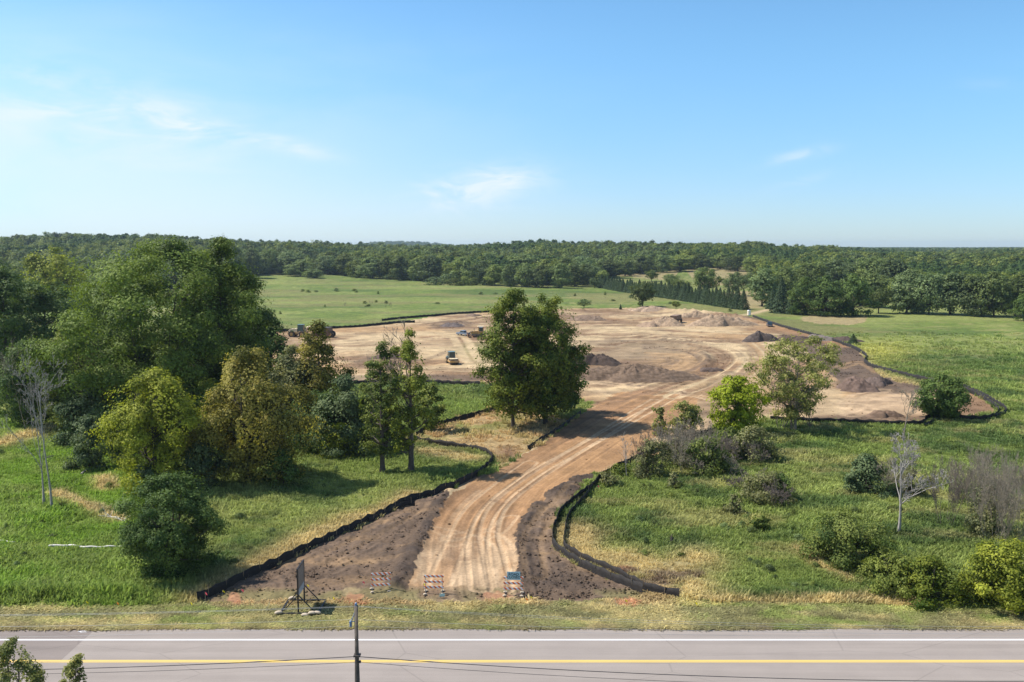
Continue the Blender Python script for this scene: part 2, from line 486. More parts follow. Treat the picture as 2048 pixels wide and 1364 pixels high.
TRACKS = [  # (pixel polyline, half width m, colour, strength, rut depth, pair gap)
    ([(1003, 1178), (985, 1105), (978, 1060), (1000, 1010), (1060, 960), (1130, 915), (1210, 868), (1290, 825), (1352, 790)], 0.26, 'roadpale', 1.2, .07, 2.1),
    ([(962, 1175), (955, 1100), (968, 1040), (1010, 990), (1080, 940), (1150, 900), (1240, 845), (1310, 800)], 0.24, 'roadpale', 1.1, .06, 2.1),
    ([(880, 1165), (910, 1090), (940, 1030), (985, 985), (1060, 925)], 0.22, 'roadpale', .8, .04, 2.2),
    ([(850, 1165), (885, 1085), (915, 1025), (960, 980)], 0.6, 'roadpale', .5, .03, 0),
    ([(900, 1075), (960, 1062), (1000, 1085), (1012, 1130), (985, 1165)], 0.3, 'roadpale', .8, .03, 1.9),
    ([(905, 1085), (985, 1065), (1020, 1035)], 0.25, 'roadpale', .8, .02, 1.9),
    ([(880, 1060), (940, 1075), (990, 1110)], 0.3, 'roadpale', .6, .02, 1.9),
    ([(1160, 762), (1240, 770), (1320, 779), (1400, 794), (1480, 806), (1560, 815)], 0.5, 'roadpale', 1.2, .06, 2.6),
    ([(1150, 752), (1260, 768), (1360, 785), (1420, 798)], 0.4, 'roadpale', 1.1, .05, 2.2),
    ([(1345, 795), (1420, 765), (1472, 735), (1480, 712), (1440, 692), (1360, 678), (1250, 672), (1160, 674)], .55, 'pale', 1.1, .10, 3.2),
    ([(1320, 790), (1395, 762), (1450, 732), (1455, 712), (1415, 695), (1330, 684)], .5, 'pale', 1.0, .10, 2.6),
    ([(1390, 745), (1430, 728), (1440, 714), (1410, 702)], 2.2, 'brown', .7, .05, 0),
    ([(1240, 800), (1340, 765), (1420, 730)], 0.8, 'brown', .5, .05, 3.0),
    ([(1150, 658), (1250, 655), (1380, 659), (1470, 666), (1540, 668)], 4.2, 'pale', .9, .0, 0),
    ([(1150, 652), (1280, 648), (1400, 652)], 2.0, 'pale', .7, .0, 0),
    ([(1160, 700), (1120, 712), (1090, 735)], 2.0, 'pale', .8, .0, 0),
    ([(905, 672), (915, 690), (928, 715), (945, 735)], 1.5, 'pale', 1.0, .0, 0),
    ([(928, 672), (940, 690), (952, 712), (972, 735)], 1.5, 'pale', 1.0, .0, 0),
    ([(690, 690), (760, 686), (840, 680), (910, 672)], 1.5, 'pale', .8, .0, 3.0),
    ([(690, 708), (760, 706), (830, 703)], 0.9, 'brown', .6, .04, 3.0),
    ([(860, 736), (920, 734), (990, 733)], 1.0, 'pale', 1.0, .08, 4.0),
    ([(860, 744), (920, 742), (990, 741)], 0.9, 'brown', .5, .08, 0),
    ([(700, 742), (780, 738), (860, 735)], 0.9, 'pale', .8, .05, 3.0),
    ([(690, 655), (800, 650), (900, 640), (975, 632), (1060, 640)], 2.5, 'pale', .6, .0, 0),
    ([(1480, 806), (1440, 830), (1400, 852), (1330, 880)], 0.6, 'roadpale', .6, .03, 2.5),
    ([(1520, 700), (1510, 740), (1470, 790)], 2.5, 'pale', .5, .0, 4.5),
    ([(1700, 820), (1720, 800), (1780, 790), (1850, 795)], 0.8, 'roadpale', .8, .05, 2.6),
    ([(1690, 810), (1720, 790), (1770, 780)], 0.8, 'roadpale', .7, .05, 2.6),
    ([(1700, 830), (1740, 815), (1800, 800), (1850, 790)], 0.8, 'roadpale', .7, .05, 2.6),
    ([(1680, 735), (1720, 725), (1760, 745)], 0.9, 'tan', .6, .05, 2.4),
    ([(1500, 640), (1560, 655), (1620, 672), (1690, 692)], 4.0, 'orange', .8, .0, 0),
    ([(1440, 648), (1520, 660), (1600, 670)], 3.5, 'brown', .5, .0, 0),
    ([(1300, 786), (1380, 760), (1430, 738), (1452, 718), (1430, 700), (1370, 688), (1290, 684), (1210, 690)], 2.8, 'brown', .9, .12, 0),
    ([(1270, 770), (1350, 748), (1400, 730), (1405, 715), (1370, 702), (1300, 697)], 1.0, 'soil', .8, .12, 2.5),
    ([(1290, 760), (1350, 742), (1380, 726), (1365, 712), (1300, 706)], .9, 'tan', .8, .1, 2.2),
    ([(1230, 742), (1300, 735), (1345, 724), (1330, 716), (1270, 714)], .9, 'soil', .6, .1, 2.2),
    ([(1380, 790), (1450, 764), (1500, 738), (1510, 712), (1490, 690), (1430, 676), (1340, 668)], 1.8, 'brown', .6, .08, 0),
    ([(1400, 792), (1470, 768), (1520, 740), (1530, 712), (1505, 684)], .9, 'tan', .9, .08, 2.6),
    ([(690, 720), (760, 728), (850, 718), (900, 700)], 1.4, 'soil', .6, .1, 0),
    ([(700, 730), (770, 722), (840, 728), (890, 722)], 1.0, 'brown', .7, .1, 2.8),
    ([(690, 750), (800, 752), (960, 750)], 1.6, 'soil', .7, .1, 0),
    ([(700, 668), (800, 664), (900, 655), (960, 645)], 1.6, 'brown', .6, .05, 0),
    ([(1160, 630), (1260, 634), (1320, 640)], 2.5, 'brown', .6, .1, 0),
    ([(1160, 668), (1260, 668), (1380, 672), (1480, 680)], 2.0, 'brown', .7, .08, 0),
    ([(1185, 815), (1260, 790), (1330, 770), (1400, 745)], .9, 'brown', .7, .06, 2.4),
    ([(1115, 880), (1200, 830), (1280, 795)], .8, 'brown', .6, .05, 2.4),
    ([(1080, 905), (1160, 862), (1250, 812)], .7, 'orange', .7, .04, 2.2),
    ([(1010, 1000), (1060, 960), (1120, 925), (1200, 882)], .5, 'brown', .6, .04, 2.2),
    ([(930, 1110), (945, 1050), (985, 1005)], .5, 'brown', .5, .04, 2.2),
    ([(640, 1120), (700, 1090), (780, 1045), (840, 1010)], 0.4, 'tan', .25, .05, 2.0),
    ([(600, 1165), (690, 1120), (790, 1065), (850, 1020)], 0.4, 'darksoil', .3, .06, 2.0),
    ([(1070, 1150), (1065, 1080), (1095, 1030), (1150, 985)], 0.4, 'tan', .35, .05, 2.0),
]
TRACKS = [(smooth_line(W(p), 7), w, c, k, r, gap) for p, w, c, k, r, gap in TRACKS]
HAUL = smooth_line(W([(985, 1185), (975, 1110), (975, 1060), (1003, 1010), (1060, 960), (1130, 912), (1210, 862), (1290, 818), (1352, 788), (1420, 762), (1470, 734), (1478, 712), (1440, 693), (1360, 679), (1250, 673), (1160, 675)]), 8)
STRAWLINES = [([(395, 1196), (500, 1140), (640, 1074), (740, 1030), (820, 990)], 2.2), ([(560, 1130), (650, 1065), (700, 1040)], 3.0), ([(1300, 1196), (1380, 1175), (1330, 1150), (1230, 1128), (1160, 1098), (1150, 1060)], 3.0),
              ([(1400, 1200), (1560, 1206), (1700, 1200), (1850, 1212)], 1.0), ([(1690, 700), (1730, 740), (1800, 765), (1900, 795)], 4.0), ([(840, 876), (880, 880), (950, 890)], 2.5), ([(850, 900), (940, 915)], 2.5),
              ([(1600, 1095), (1640, 1130), (1700, 1160)], 0.9), ([(0, 890), (60, 870), (110, 850)], 3.0), ([(110, 985), (200, 1025), (240, 1040)], 1.2), ([(205, 955), (215, 975)], 1.5), ([(1250, 1115), (1330, 1140), (1400, 1120)], 3.0)]
STRAWLINES = [(smooth_line(W(p), 5), w) for p, w in STRAWLINES]

def ground_paint(x, y):
    """returns (zone, rgb, rut) : zone 0 meadow, 1 building site earth, 2 haul road, 3 mown verge, 4 far woodland floor"""
    px, py = to_px(x, y)
    D = np.hypot(x, y)
    sc_ = FPX / np.maximum(D, 1)
    wx = (fbm(x / 1.5, y / 1.5, 31, 5, .6) - 0.5) * 2.4; wy = (fbm(x / 1.5, y / 1.5, 47, 5, .6) - 0.5) * 2.4
    k = sc_ * np.minimum(1.0, 0.35 + D / 400)
    qx, qy = px + wx * k, py + wy * k * 0.35
    n1 = fbm(x / 28, y / 28, 61, 4); n2 = fbm(x / 6, y / 6, 71, 4); n3 = fbm(x / 1.6, y / 1.6, 83, 3); n4 = fbm(x / 70, y / 40, 97, 3)
    zone = np.zeros(x.shape, int)
    # ---- meadow
    c = np.broadcast_to(COLS['g_mid'], x.shape + (3,)).copy()
    c = lerp(c, 'field', sstep(190, 300, D) * 0.8)
    c = lerp(c, 'g_light', sstep(.45, .75, n1) * .8)
    c = lerp(c, 'g_dark', sstep(.46, .66, n2) * .8 * (1 - .5 * sstep(200, 400, D)))
    c = lerp(c, 'straw', sstep(.53, .72, fbm(x / 9, y / 4, 103, 4)) * (.12 + .24 * (px > 1100)))
    left = sstep(420, 250, px) * sstep(825, 850, py)
    c = lerp(c, 'sat', left * (.35 + .6 * sstep(.35, .65, n2)))
    c = lerp(c, 'sat', sstep(.4, .7, n1) * .5 * in_poly(px, py, [(860, 770), (1000, 770), (1000, 815), (850, 850)]))
    far = sstep(260, 340, D)
    c = lerp(c, 'g_light', far * sstep(.46, .66, n4) * .5)
    c = lerp(c, 'g_dark', far * sstep(.52, .7, fbm(x / 110, y / 30, 111, 4)) * .55)
    c = lerp(c, 'olive', far * sstep(.50, .64, fbm(x / 55, y / 18, 121, 4)) * .65)
    band = lambda a, b, v, f: sstep(a - f, a + f, v) * sstep(b + f, b - f, v)
    c = lerp(c, 'g_light', band(618, 642, py, 4) * sstep(1560, 1700, px) * .8)
    yel = np.exp(-((px - 1760) / 70) ** 2 - ((py - 705) / 26) ** 2)
    c = lerp(c, 'g_light', yel * .9)
    c = c * (1 + yel[..., None] * np.array([.45, .25, .1]))
    c = lerp(c, 'g_dark', np.exp(-((px - 1930) / 170) ** 2 - ((py - 725) / 26) ** 2) * .55)
    c = lerp(c, 'reed', in_poly(qx, qy, [(1600, 634), (1640, 630), (1735, 633), (1730, 643), (1700, 650), (1640, 648), (1606, 642)]) * .85)
    c = lerp(c, 'olive', in_poly(qx, qy, [(1130, 590), (1290, 585), (1360, 600), (1180, 608)]) * .6)
    # dry hay fields among the far trees
    for poly in ([(1195, 548), (1330, 540), (1360, 552), (1345, 566), (1240, 560)], [(1360, 545), (1480, 530), (1500, 570), (1400, 575)], [(1440, 585), (1500, 580), (1540, 585), (1525, 616), (1490, 616)], [(1300, 520), (1520, 520), (1500, 545), (1290, 550)]):
        c = lerp(c, 'reed', in_poly(px, py, poly) * (.75 + .5 * (n2 - .5)))
    for pts, w in STRAWLINES:
        d, s, a = line_dist(x, y, pts, w * 3)
        c = lerp(c, 'straw', np.exp(-(d / w) ** 2) * (.5 + 1.1 * n2))
    # bare path to the far gate
    d, s, a = line_dist(x, y, W([(1440, 634), (1500, 628), (1545, 617), (1600, 612)]), 20)
    c = lerp(c, 'pale', np.exp(-(d / 2.2) ** 2))
    # ---- mown verge by the road
    vy = 77.0 + 1.2 * (fbm(x / 7, y * 0, 131, 3) - .5) + np.interp(px, [0, 400, 700, 1300, 1500, 2048], [-.6, -.2, .2, .3, .1, -1.0])
    ver = y < vy
    cv = np.broadcast_to(COLS['verge'], x.shape + (3,)).copy()
    ent = sstep(400, 460, px) * sstep(1420, 1320, px)
    cv = lerp(cv, 'g_mid', sstep(.46, .7, fbm(x / 2.6, y / .9, 141, 4)) * (.7 - .3 * ent))
    cv = lerp(cv, 'tan', ent * sstep(75.6, 77, y) * .5 * sstep(.35, .6, n2))
    cv = lerp(cv, 'straw', sstep(.48, .75, fbm(x / 3.5, y / 1.2, 151, 4)) * .58)
    cv = lerp(cv, 'g_light', (sstep(400, 200, px) * sstep(75.4, 76.2, y) + sstep(1600, 1800, px) * sstep(74.6, 75.4, y)) * .6)
    cv = cv * (.72 + .6 * fbm(x / .9, y / .45, 155, 3))[..., None]
    cv = lerp(cv, 'soil', sstep(YE + .7, YE + .1, y + .5 * n3) * .6)
    ver = ver | (ent * (py > 1165) > .5)
    zone[ver] = 3
    c[ver] = cv[ver]
    # ---- earth
    site = in_poly(qx, qy, SITE) & (y > 77.2 + (n2 - .5) * 1.6)
    pocket = in_poly(qx, qy, POCKET)
    ce = np.broadcast_to(COLS['tan'], x.shape + (3,)).copy()
    ce = lerp(ce, 'pale', sstep(.36, .60, fbm(x / 40, y / 26, 161, 4)) * .9)
    ce = lerp(ce, 'brown', sstep(.46, .66, fbm(x / 22, y / 12, 171, 5)) * .85)
    ce = lerp(ce, 'soil', sstep(.58, .72, fbm(x / 11, y / 6, 181, 4)) * .45)
    def blob(cx, cy, rx, ry, col, k, rag=.6):
        nonlocal ce
        r = np.sqrt(((px - cx) / rx) ** 2 + ((py - cy) / ry) ** 2)
        ce = lerp(ce, col, sstep(1.15, .7, r + rag * (fbm(x / 7, y / 7, 191, 4) - .5) * 2) * k)
    blob(1300, 715, 135, 42, 'soil', .55); blob(1360, 725, 70, 26, 'tan', .5); blob(1230, 750, 120, 20, 'soil', .6)
    blob(1420, 655, 90, 12, 'pale', .7); blob(800, 690, 130, 16, 'pale', .4); blob(780, 725, 70, 14, 'soil', .6); blob(900, 650, 60, 8, 'soil', .6)
    blob(1100, 640, 130, 14, 'brown', .5); blob(950, 705, 40, 22, 'olive', .55); blob(985, 705, 30, 24, 'olive', .5)
    blob(1560, 640, 60, 8, 'soil', .8)
    top = in_poly(qx, qy, [(1560, 668), (1640, 674), (1705, 692), (1735, 722), (1760, 752), (1800, 766), (1850, 773), (1905, 772), (1915, 778), (1850, 784), (1790, 786), (1740, 784), (1690, 770), (1650, 740), (1615, 705), (1560, 684)])
    ce = np.where(top[..., None], (COLS['soil'] * .5 + COLS['darksoil'] * .5) * (.7 + .75 * n2)[..., None], ce)
    blob(1690, 725, 40, 20, 'soil', .8, .35); blob(1740, 765, 70, 24, 'soil', .9, .4); blob(1650, 690, 70, 18, 'soil', .85, .4); blob(1590, 675, 60, 12, 'soil', .7, .4)
    blob(1850, 772, 70, 9, 'soil', .9, .4); blob(1780, 740, 40, 18, 'darksoil', .4)
    blob(1790, 808, 120, 26, 'roadpale', .75, .5); blob(1640, 800, 60, 36, 'pale', .6); blob(1900, 815, 70, 16, 'brown', .5); blob(1740, 838, 140, 9, 'soil', .6)
    blob(1440, 800, 70, 30, 'tan', .6); blob(1420, 830, 50, 30, 'soil', .5); blob(1380, 860, 60, 24, 'roadpale', .5)
    blob(900, 756, 90, 8, 'soil', .85, .3); blob(760, 758, 80, 8, 'soil', .6, .3)
    # topsoil strips beside the haul road
    tl = in_poly(qx, qy, [(398, 1203), (500, 1152), (640, 1087), (740, 1042), (820, 1002), (900, 985), (895, 1003), (858, 1065), (820, 1172), (830, 1205)])
    tr = in_poly(qx, qy, [(1030, 1180), (1026, 1100), (1035, 1050), (1060, 1012), (1110, 985), (1150, 962), (1205, 955), (1150, 1000), (1104, 1060), (1106, 1094), (1150, 1128), (1300, 1184), (1300, 1200), (1030, 1200)])
    cs = np.broadcast_to(COLS['soil'], x.shape + (3,)).copy() * (0.85 + .5 * n2)[..., None]
    cs = lerp(cs, 'tan', sstep(.5, .75, fbm(x / 9, y / 2.5, 201, 4)) * .45)
    cs = lerp(cs, 'darksoil', sstep(.55, .75, n3) * .5)
    cs = lerp(cs, 'darksoil', np.exp(-((px - 1120) / 120) ** 2 - ((py - 1160) / 22) ** 2) * .8)
    for pts, w, hh in RIDGES[:3]:
        d, s, a = line_dist(x, y, pts, w * 3)
        cs = lerp(cs, 'darksoil', np.exp(-(d / w) ** 2) * (.25 + 1.0 * n3))
    ce = np.where((tl | tr)[..., None], cs, ce)
    # ragged front edge by the road verge: soil, straw and clay spoil
    fr = sstep(1172, 1186, py) * (py > 1100)
    ce = lerp(ce, 'soil', fr * .7); ce = lerp(ce, 'olive', fr * sstep(.45, .6, n2) * .6)
    cp_ = np.broadcast_to(COLS['straw'], x.shape + (3,)).copy()
    cp_ = lerp(cp_, 'tan', .55 + 0 * x); cp_ = lerp(cp_, 'g_mid', sstep(.46, .6, n2) * (.3 + .6 * sstep(885, 845, py + .12 * (px - 900)))); cp_ = lerp(cp_, 'tan', sstep(.5, .7, n1) * .7); cp_ = lerp(cp_, 'brown', np.exp(-((px - 1015) / 22) ** 2 - ((py - 905) / 14) ** 2))
    rd = in_poly(qx, qy, ROAD) & site
    cr = np.broadcast_to(COLS['road'], x.shape + (3,)).copy()
    cr = lerp(cr, 'orange', sstep(.4, .65, n1) * .8)
    cr = lerp(cr, 'brown', sstep(.5, .7, fbm(x / 5, y / 9, 211, 4)) * .45)
    nearf = sstep(1030, 1150, py)
    cr = lerp(cr, 'roadpale', nearf * (.3 + .7 * sstep(.35, .6, fbm(x / 2.2, y / 7, 221, 4))))
    cr = lerp(cr, 'brown', np.exp(-((px - 905) / 22) ** 2 - ((py - 1110) / 30) ** 2) * .6)
    ce = np.where(rd[..., None], cr, ce)
    rut = np.zeros(x.shape)
    for pts, w, col, kk, rdp, gap in TRACKS:
        d, s, a = line_dist(x, y, pts, w * 3 + gap)
        if gap: d = np.abs(d * np.where(s == 0, 1, s) - 0.0); d = np.abs(d - gap / 2)
        lug = 0.5 + 0.5 * np.sin(a * 2 * math.pi / 0.9)
        m = np.exp(-(d / w) ** 6) * (.55 + 1.0 * (fbm(x / 1.6, y / 1.6, 231, 4) - .25)) * (1 - .35 * lug * (y < 140))
        ce = lerp(ce, col, m * kk)
        rut = rut - rdp * np.exp(-(d / w) ** 4) * (.6 + .8 * lug * (y < 150)) + rdp * .6 * np.exp(-((d - w * 1.6) / (w * .5)) ** 2)
    # many fine parallel ruts left by the haul traffic, following the road and the loop on the pad
    d, s, a = line_dist(x, y, HAUL, 12)
    off = d * np.where(s == 0, 1, s)
    ln = fbm(off * 2.4 + 40, a / 22, 301, 3, .6); wgt = sstep(9, 5, d)
    ce = ce * (1 + .62 * (ln - .5) * wgt)[..., None]
    rut = rut + .12 * (ln - .5) * wgt
    # windrow and roller lines on the site and haul road
    nl = fbm(x / 0.55 + y / 6, y / 7 - x / 9, 241, 3)
    ce = ce * (1 + .22 * (nl - .5) * (y < 240))[..., None]
    sw = fbm(x / 6 + y / 30, y / 2.2 + fbm(x / 30, y / 30, 5, 2) * 6, 251, 3)
    ce = ce * (1 + .7 * (sw - .5) * (y > 150))[..., None]
    ce = ce * (1 + .36 * (n3 - .5))[..., None]
    e = site & ~pocket
    zone[e] = 1; zone[rd] = 2
    c[e] = ce[e]
    pk = pocket
    c[pk] = cp_[pk]; zone[pk] = 0
    # dug clay spots by the verge
    for (cx, cy, rx, ry, col) in ((470, 1196, 13, 14, 'clay'), (700, 1183, 22, 8, 'reed'), (712, 1200, 20, 14, 'clay'), (995, 1192, 28, 14, 'clay'), (1255, 1204, 18, 8, 'clay'), (1240, 1140, 26, 8, 'clay'), (1340, 1150, 60, 12, 'soil'), (1310, 1165, 40, 9, 'soil'), (1255, 1142, 30, 7, 'soil')):
        r = np.sqrt(((px - cx) / rx) ** 2 + ((py - cy) / ry) ** 2)
        f = sstep(1.2, .6, r + (fbm(x / .8, y / .8, 261, 3) - .5) * 1.4)
        c = lerp(c, col, f * .8)
    rut = np.where(e, rut + .30 * (n3 - .5) * (tl | tr) + .22 * (fbm(x / 3.2, y / 1.1, 291, 3) - .5) * (tl | tr) + .09 * (n3 - .5) + .5 * (fbm(x / 5, y / 3, 292, 4) - .5) * sstep(150, 200, y), 0)
    # clods on the topsoil strips
    rut = rut + np.where(e & (tl | tr), .22 * (fbm(x / .5, y / .5, 271, 2) - .5), 0)
    rut = rut + np.where(zone == 0, .34 * (fbm(x / 1.3, y / 1.3, 281, 3) - .5) * sstep(79, 84, y) * sstep(400, 200, D), 0)
    # woodland floor
    wd = D > 1500
    zone[wd] = 4; c[wd] = COLS['wood'] * (0.7 + .8 * n1[wd])[..., None]
    return zone, c, rut

def mat_ground(name, kind):
    m, g, out = mat_new(name)
    p = g.new('ShaderNodeBsdfPrincipled')
    at = g.new('ShaderNodeAttribute', attribute_name='soil_colour')
    geo = g.new('ShaderNodeNewGeometry')
    P = geo.outputs['Position']
    if kind == 'grass':
        n = g.noise(P, 1.9, 6, 0.7); n2 = g.noise(P, 0.35, 4, 0.6); k = .55
    else:
        n = g.noise(P, 2.6, 8, 0.72); n2 = g.noise(P, 0.22, 5, 0.6); k = .34
    f = g.math('ADD', g.math('MULTIPLY', g.mapr(n, .25, .75, -1, 1), k), g.math('MULTIPLY', g.mapr(n2, .3, .7, -1, 1), k * .5))
    f = g.math('ADD', f, 1.0)
    sc_ = g.vmath('SCALE', at.outputs['Color'])
    g.link(f, sc_.node.inputs['Scale'])
    g.link(sc_, p.inputs['Base Color'])
    p.inputs['Roughness'].default_value = .95; p.inputs['Specular IOR Level'].default_value = .12
    b = g.new('ShaderNodeBump'); b.inputs['Strength'].default_value = .8 if kind == 'grass' else .55
    b.inputs['Distance'].default_value = .35 if kind == 'grass' else .12
    g.link(n, b.inputs['Height']); g.link(b.outputs[0], p.inputs['Normal'])
    g.link(p.outputs[0], out.inputs[0])
    return m
M['grass_ground'] = mat_ground('grass_ground', 'grass')
M['earth'] = mat_ground('earth', 'earth')

YW = flat(1024, 1279.5)[1]; YY = flat(1024, 1322.5)[1]; YE = flat(1024, 1256.5)[1]
def build_ground():
    inv = np.concatenate([np.linspace(1 / 30., 1 / 60., 30, endpoint=False), np.linspace(1 / 60., 1 / 900., 600, endpoint=False)])
    rows = np.concatenate([1 / inv, np.geomspace(900, 9000, 80)])
    cols = np.concatenate([np.linspace(-3.2, -.64, 40, endpoint=False), np.linspace(-.64, .64, 1150), np.linspace(.64, 3.2, 41)[1:]])
    Y, U = np.meshgrid(rows, cols, indexing='ij')
    X = U * Y
    zone, c, rut = ground_paint(X, Y)
    Z = height(X, Y) + rut
    Z = np.where(Y < YE - .7, np.minimum(Z, 0) - .12, np.where(Y < YE + 1.2, np.maximum(Z * .3, -.01) - .02 + .05 * (Y - YE > .1), Z))          # the carriageway lies over this strip
    nr, nc = X.shape
    V = np.stack([X, Y, Z], -1).reshape(-1, 3)
    idx = np.arange(nr * nc).reshape(nr, nc)
    F = np.stack([idx[:-1, :-1], idx[:-1, 1:], idx[1:, 1:], idx[1:, :-1]], -1).reshape(-1, 4)
    zf = zone[:-1, :-1].reshape(-1)
    C4 = np.concatenate([c.reshape(-1, 3), np.ones((nr * nc, 1))], 1)
    names = {0: ('meadow', 'grass_ground'), 1: ('building_site_earth', 'earth'), 2: ('dirt_haul_road', 'earth'), 3: ('grass_verge', 'grass_ground'), 4: ('hills', 'grass_ground')}
    for z, (nm, mt) in names.items():
        f = F[zf == z]
        if not len(f): continue
        used, invi = np.unique(f.ravel(), return_inverse=True)
        me = mesh_np(nm, V[used], invi.reshape(-1, 4), M[mt], True, None, {'soil_colour': ('FLOAT_COLOR', C4[used])})
        tag(link(nm, me), kind='structure')
build_ground()

# ---------------------------------------------------------------- carriageway
def mat_asphalt(name, rgb):
    m, g, out = mat_new(name)
    p = g.new('ShaderNodeBsdfPrincipled'); geo = g.new('ShaderNodeNewGeometry'); P = geo.outputs['Position']
    mp = g.new('ShaderNodeMapping'); g.link(P, mp.inputs[0]); mp.inputs['Scale'].default_value = (.035, 1.1, 1)
    streak = g.noise(mp.outputs[0], 1.0, 5, .6); fine = g.noise(P, 7, 6, .7); blot = g.noise(P, .3, 4, .6)
    f = g.math('ADD', g.mapr(streak, .3, .7, .90, 1.09), g.math('ADD', g.mapr(fine, .3, .7, -.05, .05), g.mapr(blot, .3, .7, -.05, .05)))
    v = g.vmath('SCALE', rgb); g.link(f, v.node.inputs['Scale'])
    # sealed cracks
    vo = g.new('ShaderNodeTexVoronoi', feature='DISTANCE_TO_EDGE'); mp2 = g.new('ShaderNodeMapping'); g.link(P, mp2.inputs[0]); mp2.inputs['Scale'].default_value = (.06, .13, 1)
    wv = g.vmath('ADD', mp2.outputs[0], g.vmath('SCALE', (0, 0, 0)))
    g.link(wv, vo.inputs['Vector']); vo.inputs['Scale'].default_value = 1.0
    crk = g.mapr(vo.outputs['Distance'], .002, .006, .86, 1.0)
    v2 = g.vmath('SCALE', v); g.link(crk, v2.node.inputs['Scale'])
    g.link(v2, p.inputs['Base Color']); p.inputs['Roughness'].default_value = .85; p.inputs['Specular IOR Level'].default_value = .2
    b = g.new('ShaderNodeBump'); b.inputs['Strength'].default_value = .25; b.inputs['Distance'].default_value = .02
    g.link(fine, b.inputs['Height']); g.link(b.outputs[0], p.inputs['Normal']); g.link(p.outputs[0], out.inputs[0])
    return m
M['asphalt'] = mat_asphalt('asphalt', (.264, .227, .199))
M['asphalt_old'] = mat_asphalt('asphalt_old', (.205, .172, .152))
def mat_paint(name, rgb, under):
    m, g, out = mat_new(name)
    p = g.new('ShaderNodeBsdfPrincipled'); geo = g.new('ShaderNodeNewGeometry')
    n = g.noise(geo.outputs['Position'], 3.5, 7, .75)
    g.link(g.mix(g.mapr(n, .58, .74, 0, .75), tuple(rgb) + (1,), tuple(under) + (1,)), p.inputs['Base Color'])
    p.inputs['Roughness'].default_value = .7
    g.link(p.outputs[0], out.inputs[0]); return m
M['white_paint'] = mat_paint('white_paint', (.86, .86, .86), (.4, .38, .37))
M['yellow_paint'] = mat_paint('yellow_paint', (.74, .50, .10), (.42, .34, .2))
def strip(name, x0, x1, y0, y1, z, mat, nx=160, rag=0.0, seed=0, x0b=None):
    """long sheet along X; y1 edge may be ragged; left end may be slanted"""
    t = np.linspace(0, 1, nx)
    xa = x0 + (x1 - x0) * t; xb = (x0 if x0b is None else x0b) + (x1 - (x0 if x0b is None else x0b)) * t
    ya = np.full(nx, y0); yb = y1 + rag * (fbm(xb / 1.5, xb * 0 + seed, 7 + seed, 4) - .5)
    V = np.concatenate([np.stack([xa, ya, np.full(nx, z)], 1), np.stack([xb, yb, np.full(nx, z)], 1)])
    i = np.arange(nx - 1)
    F = np.stack([i, i + 1, nx + i + 1, nx + i], 1)
    return tag(link(name, mesh_np(name, V, F, mat)), kind='structure')
strip('road', -220, 220, YY - 6.2, YE, 0.0, M['asphalt'], 1600, .5)
sa = flat(192, 1257); sb = flat(118, 1324)
me = mesh_np('road_old_surface', np.array([(-220, YY - .25, .004), (sb[0], YY - .25, .004), (sa[0], YE - .3, .004), (-220, YE - .3, .004)]), np.array([(0, 1, 2, 3)]), M['asphalt_old'])
tag(link('road_old_surface', me), kind='structure')
strip('white_edge_line', -220, 220, YW - .10, YW + .10, .008, M['white_paint'], 300, .03, 1)
strip('yellow_centre_line', -220, 220, YY + .05, YY + .19, .008, M['yellow_paint'], 300, .02, 2)
strip('yellow_centre_line', -220, 220, YY - .19, YY - .05, .008, M['yellow_paint'], 300, .02, 3)
strip('white_edge_line', -220, 220, YY - 3.8, YY - 3.55, .008, M['white_paint'], 300, .03, 4)
# ---------------------------------------------------------------- vegetation builders
def tubes(paths, n=5):
    """paths: list of (points Nx3, radii N). returns V, F (quads)"""
    VV = []; FF = []; base = 0
    ang = np.arange(n) * 2 * math.pi / n
    ca, sa_ = np.cos(ang), np.sin(ang)
    for pts, r in paths:
        pts = np.asarray(pts, float); r = np.asarray(r, float); m = len(pts)
        t = np.gradient(pts, axis=0); t /= np.linalg.norm(t, axis=1)[:, None] + 1e-9
        ref = np.where(np.abs(t[:, 2:3]) > .9, np.array([[1., 0, 0]]), np.array([[0, 0, 1.]]))
        a = np.cross(t, ref); a /= np.linalg.norm(a, axis=1)[:, None] + 1e-9
        b = np.cross(t, a)
        ring = pts[:, None, :] + (a[:, None, :] * ca[None, :, None] + b[:, None, :] * sa_[None, :, None]) * r[:, None, None]
        VV.append(ring.reshape(-1, 3))
        i = np.arange(m - 1)[:, None] * n; k = np.arange(n)[None, :]; k2 = (k + 1) % n
        FF.append((np.stack([i + k, i + k2, i + n + k2, i + n + k], -1).reshape(-1, 4)) + base)
        base += m * n
    return np.concatenate(VV), np.concatenate(FF)
def leaf_quads(C, Nn, size, rng, aspect=.62):
    """rhombic leaf-spray faces at C facing Nn"""
    n = len(C)
    r = rng.normal(size=(n, 3))
    a = np.cross(Nn, r); a /= np.linalg.norm(a, axis=1)[:, None] + 1e-9
    b = np.cross(Nn, a); b /= np.linalg.norm(b, axis=1)[:, None] + 1e-9
    s = np.asarray(size)[:, None] if np.ndim(size) else np.full((n, 1), size)
    V = np.stack([C - a * s * .5, C - b * s * .5 * aspect, C + a * s * .5, C + b * s * .5 * aspect], 1).reshape(-1, 3)
    return V, np.arange(4 * n).reshape(n, 4)
def bez(p0, p1, p2, n):
    t = np.linspace(0, 1, n)[:, None]
    return (1 - t) ** 2 * p0 + 2 * t * (1 - t) * p1 + t * t * p2
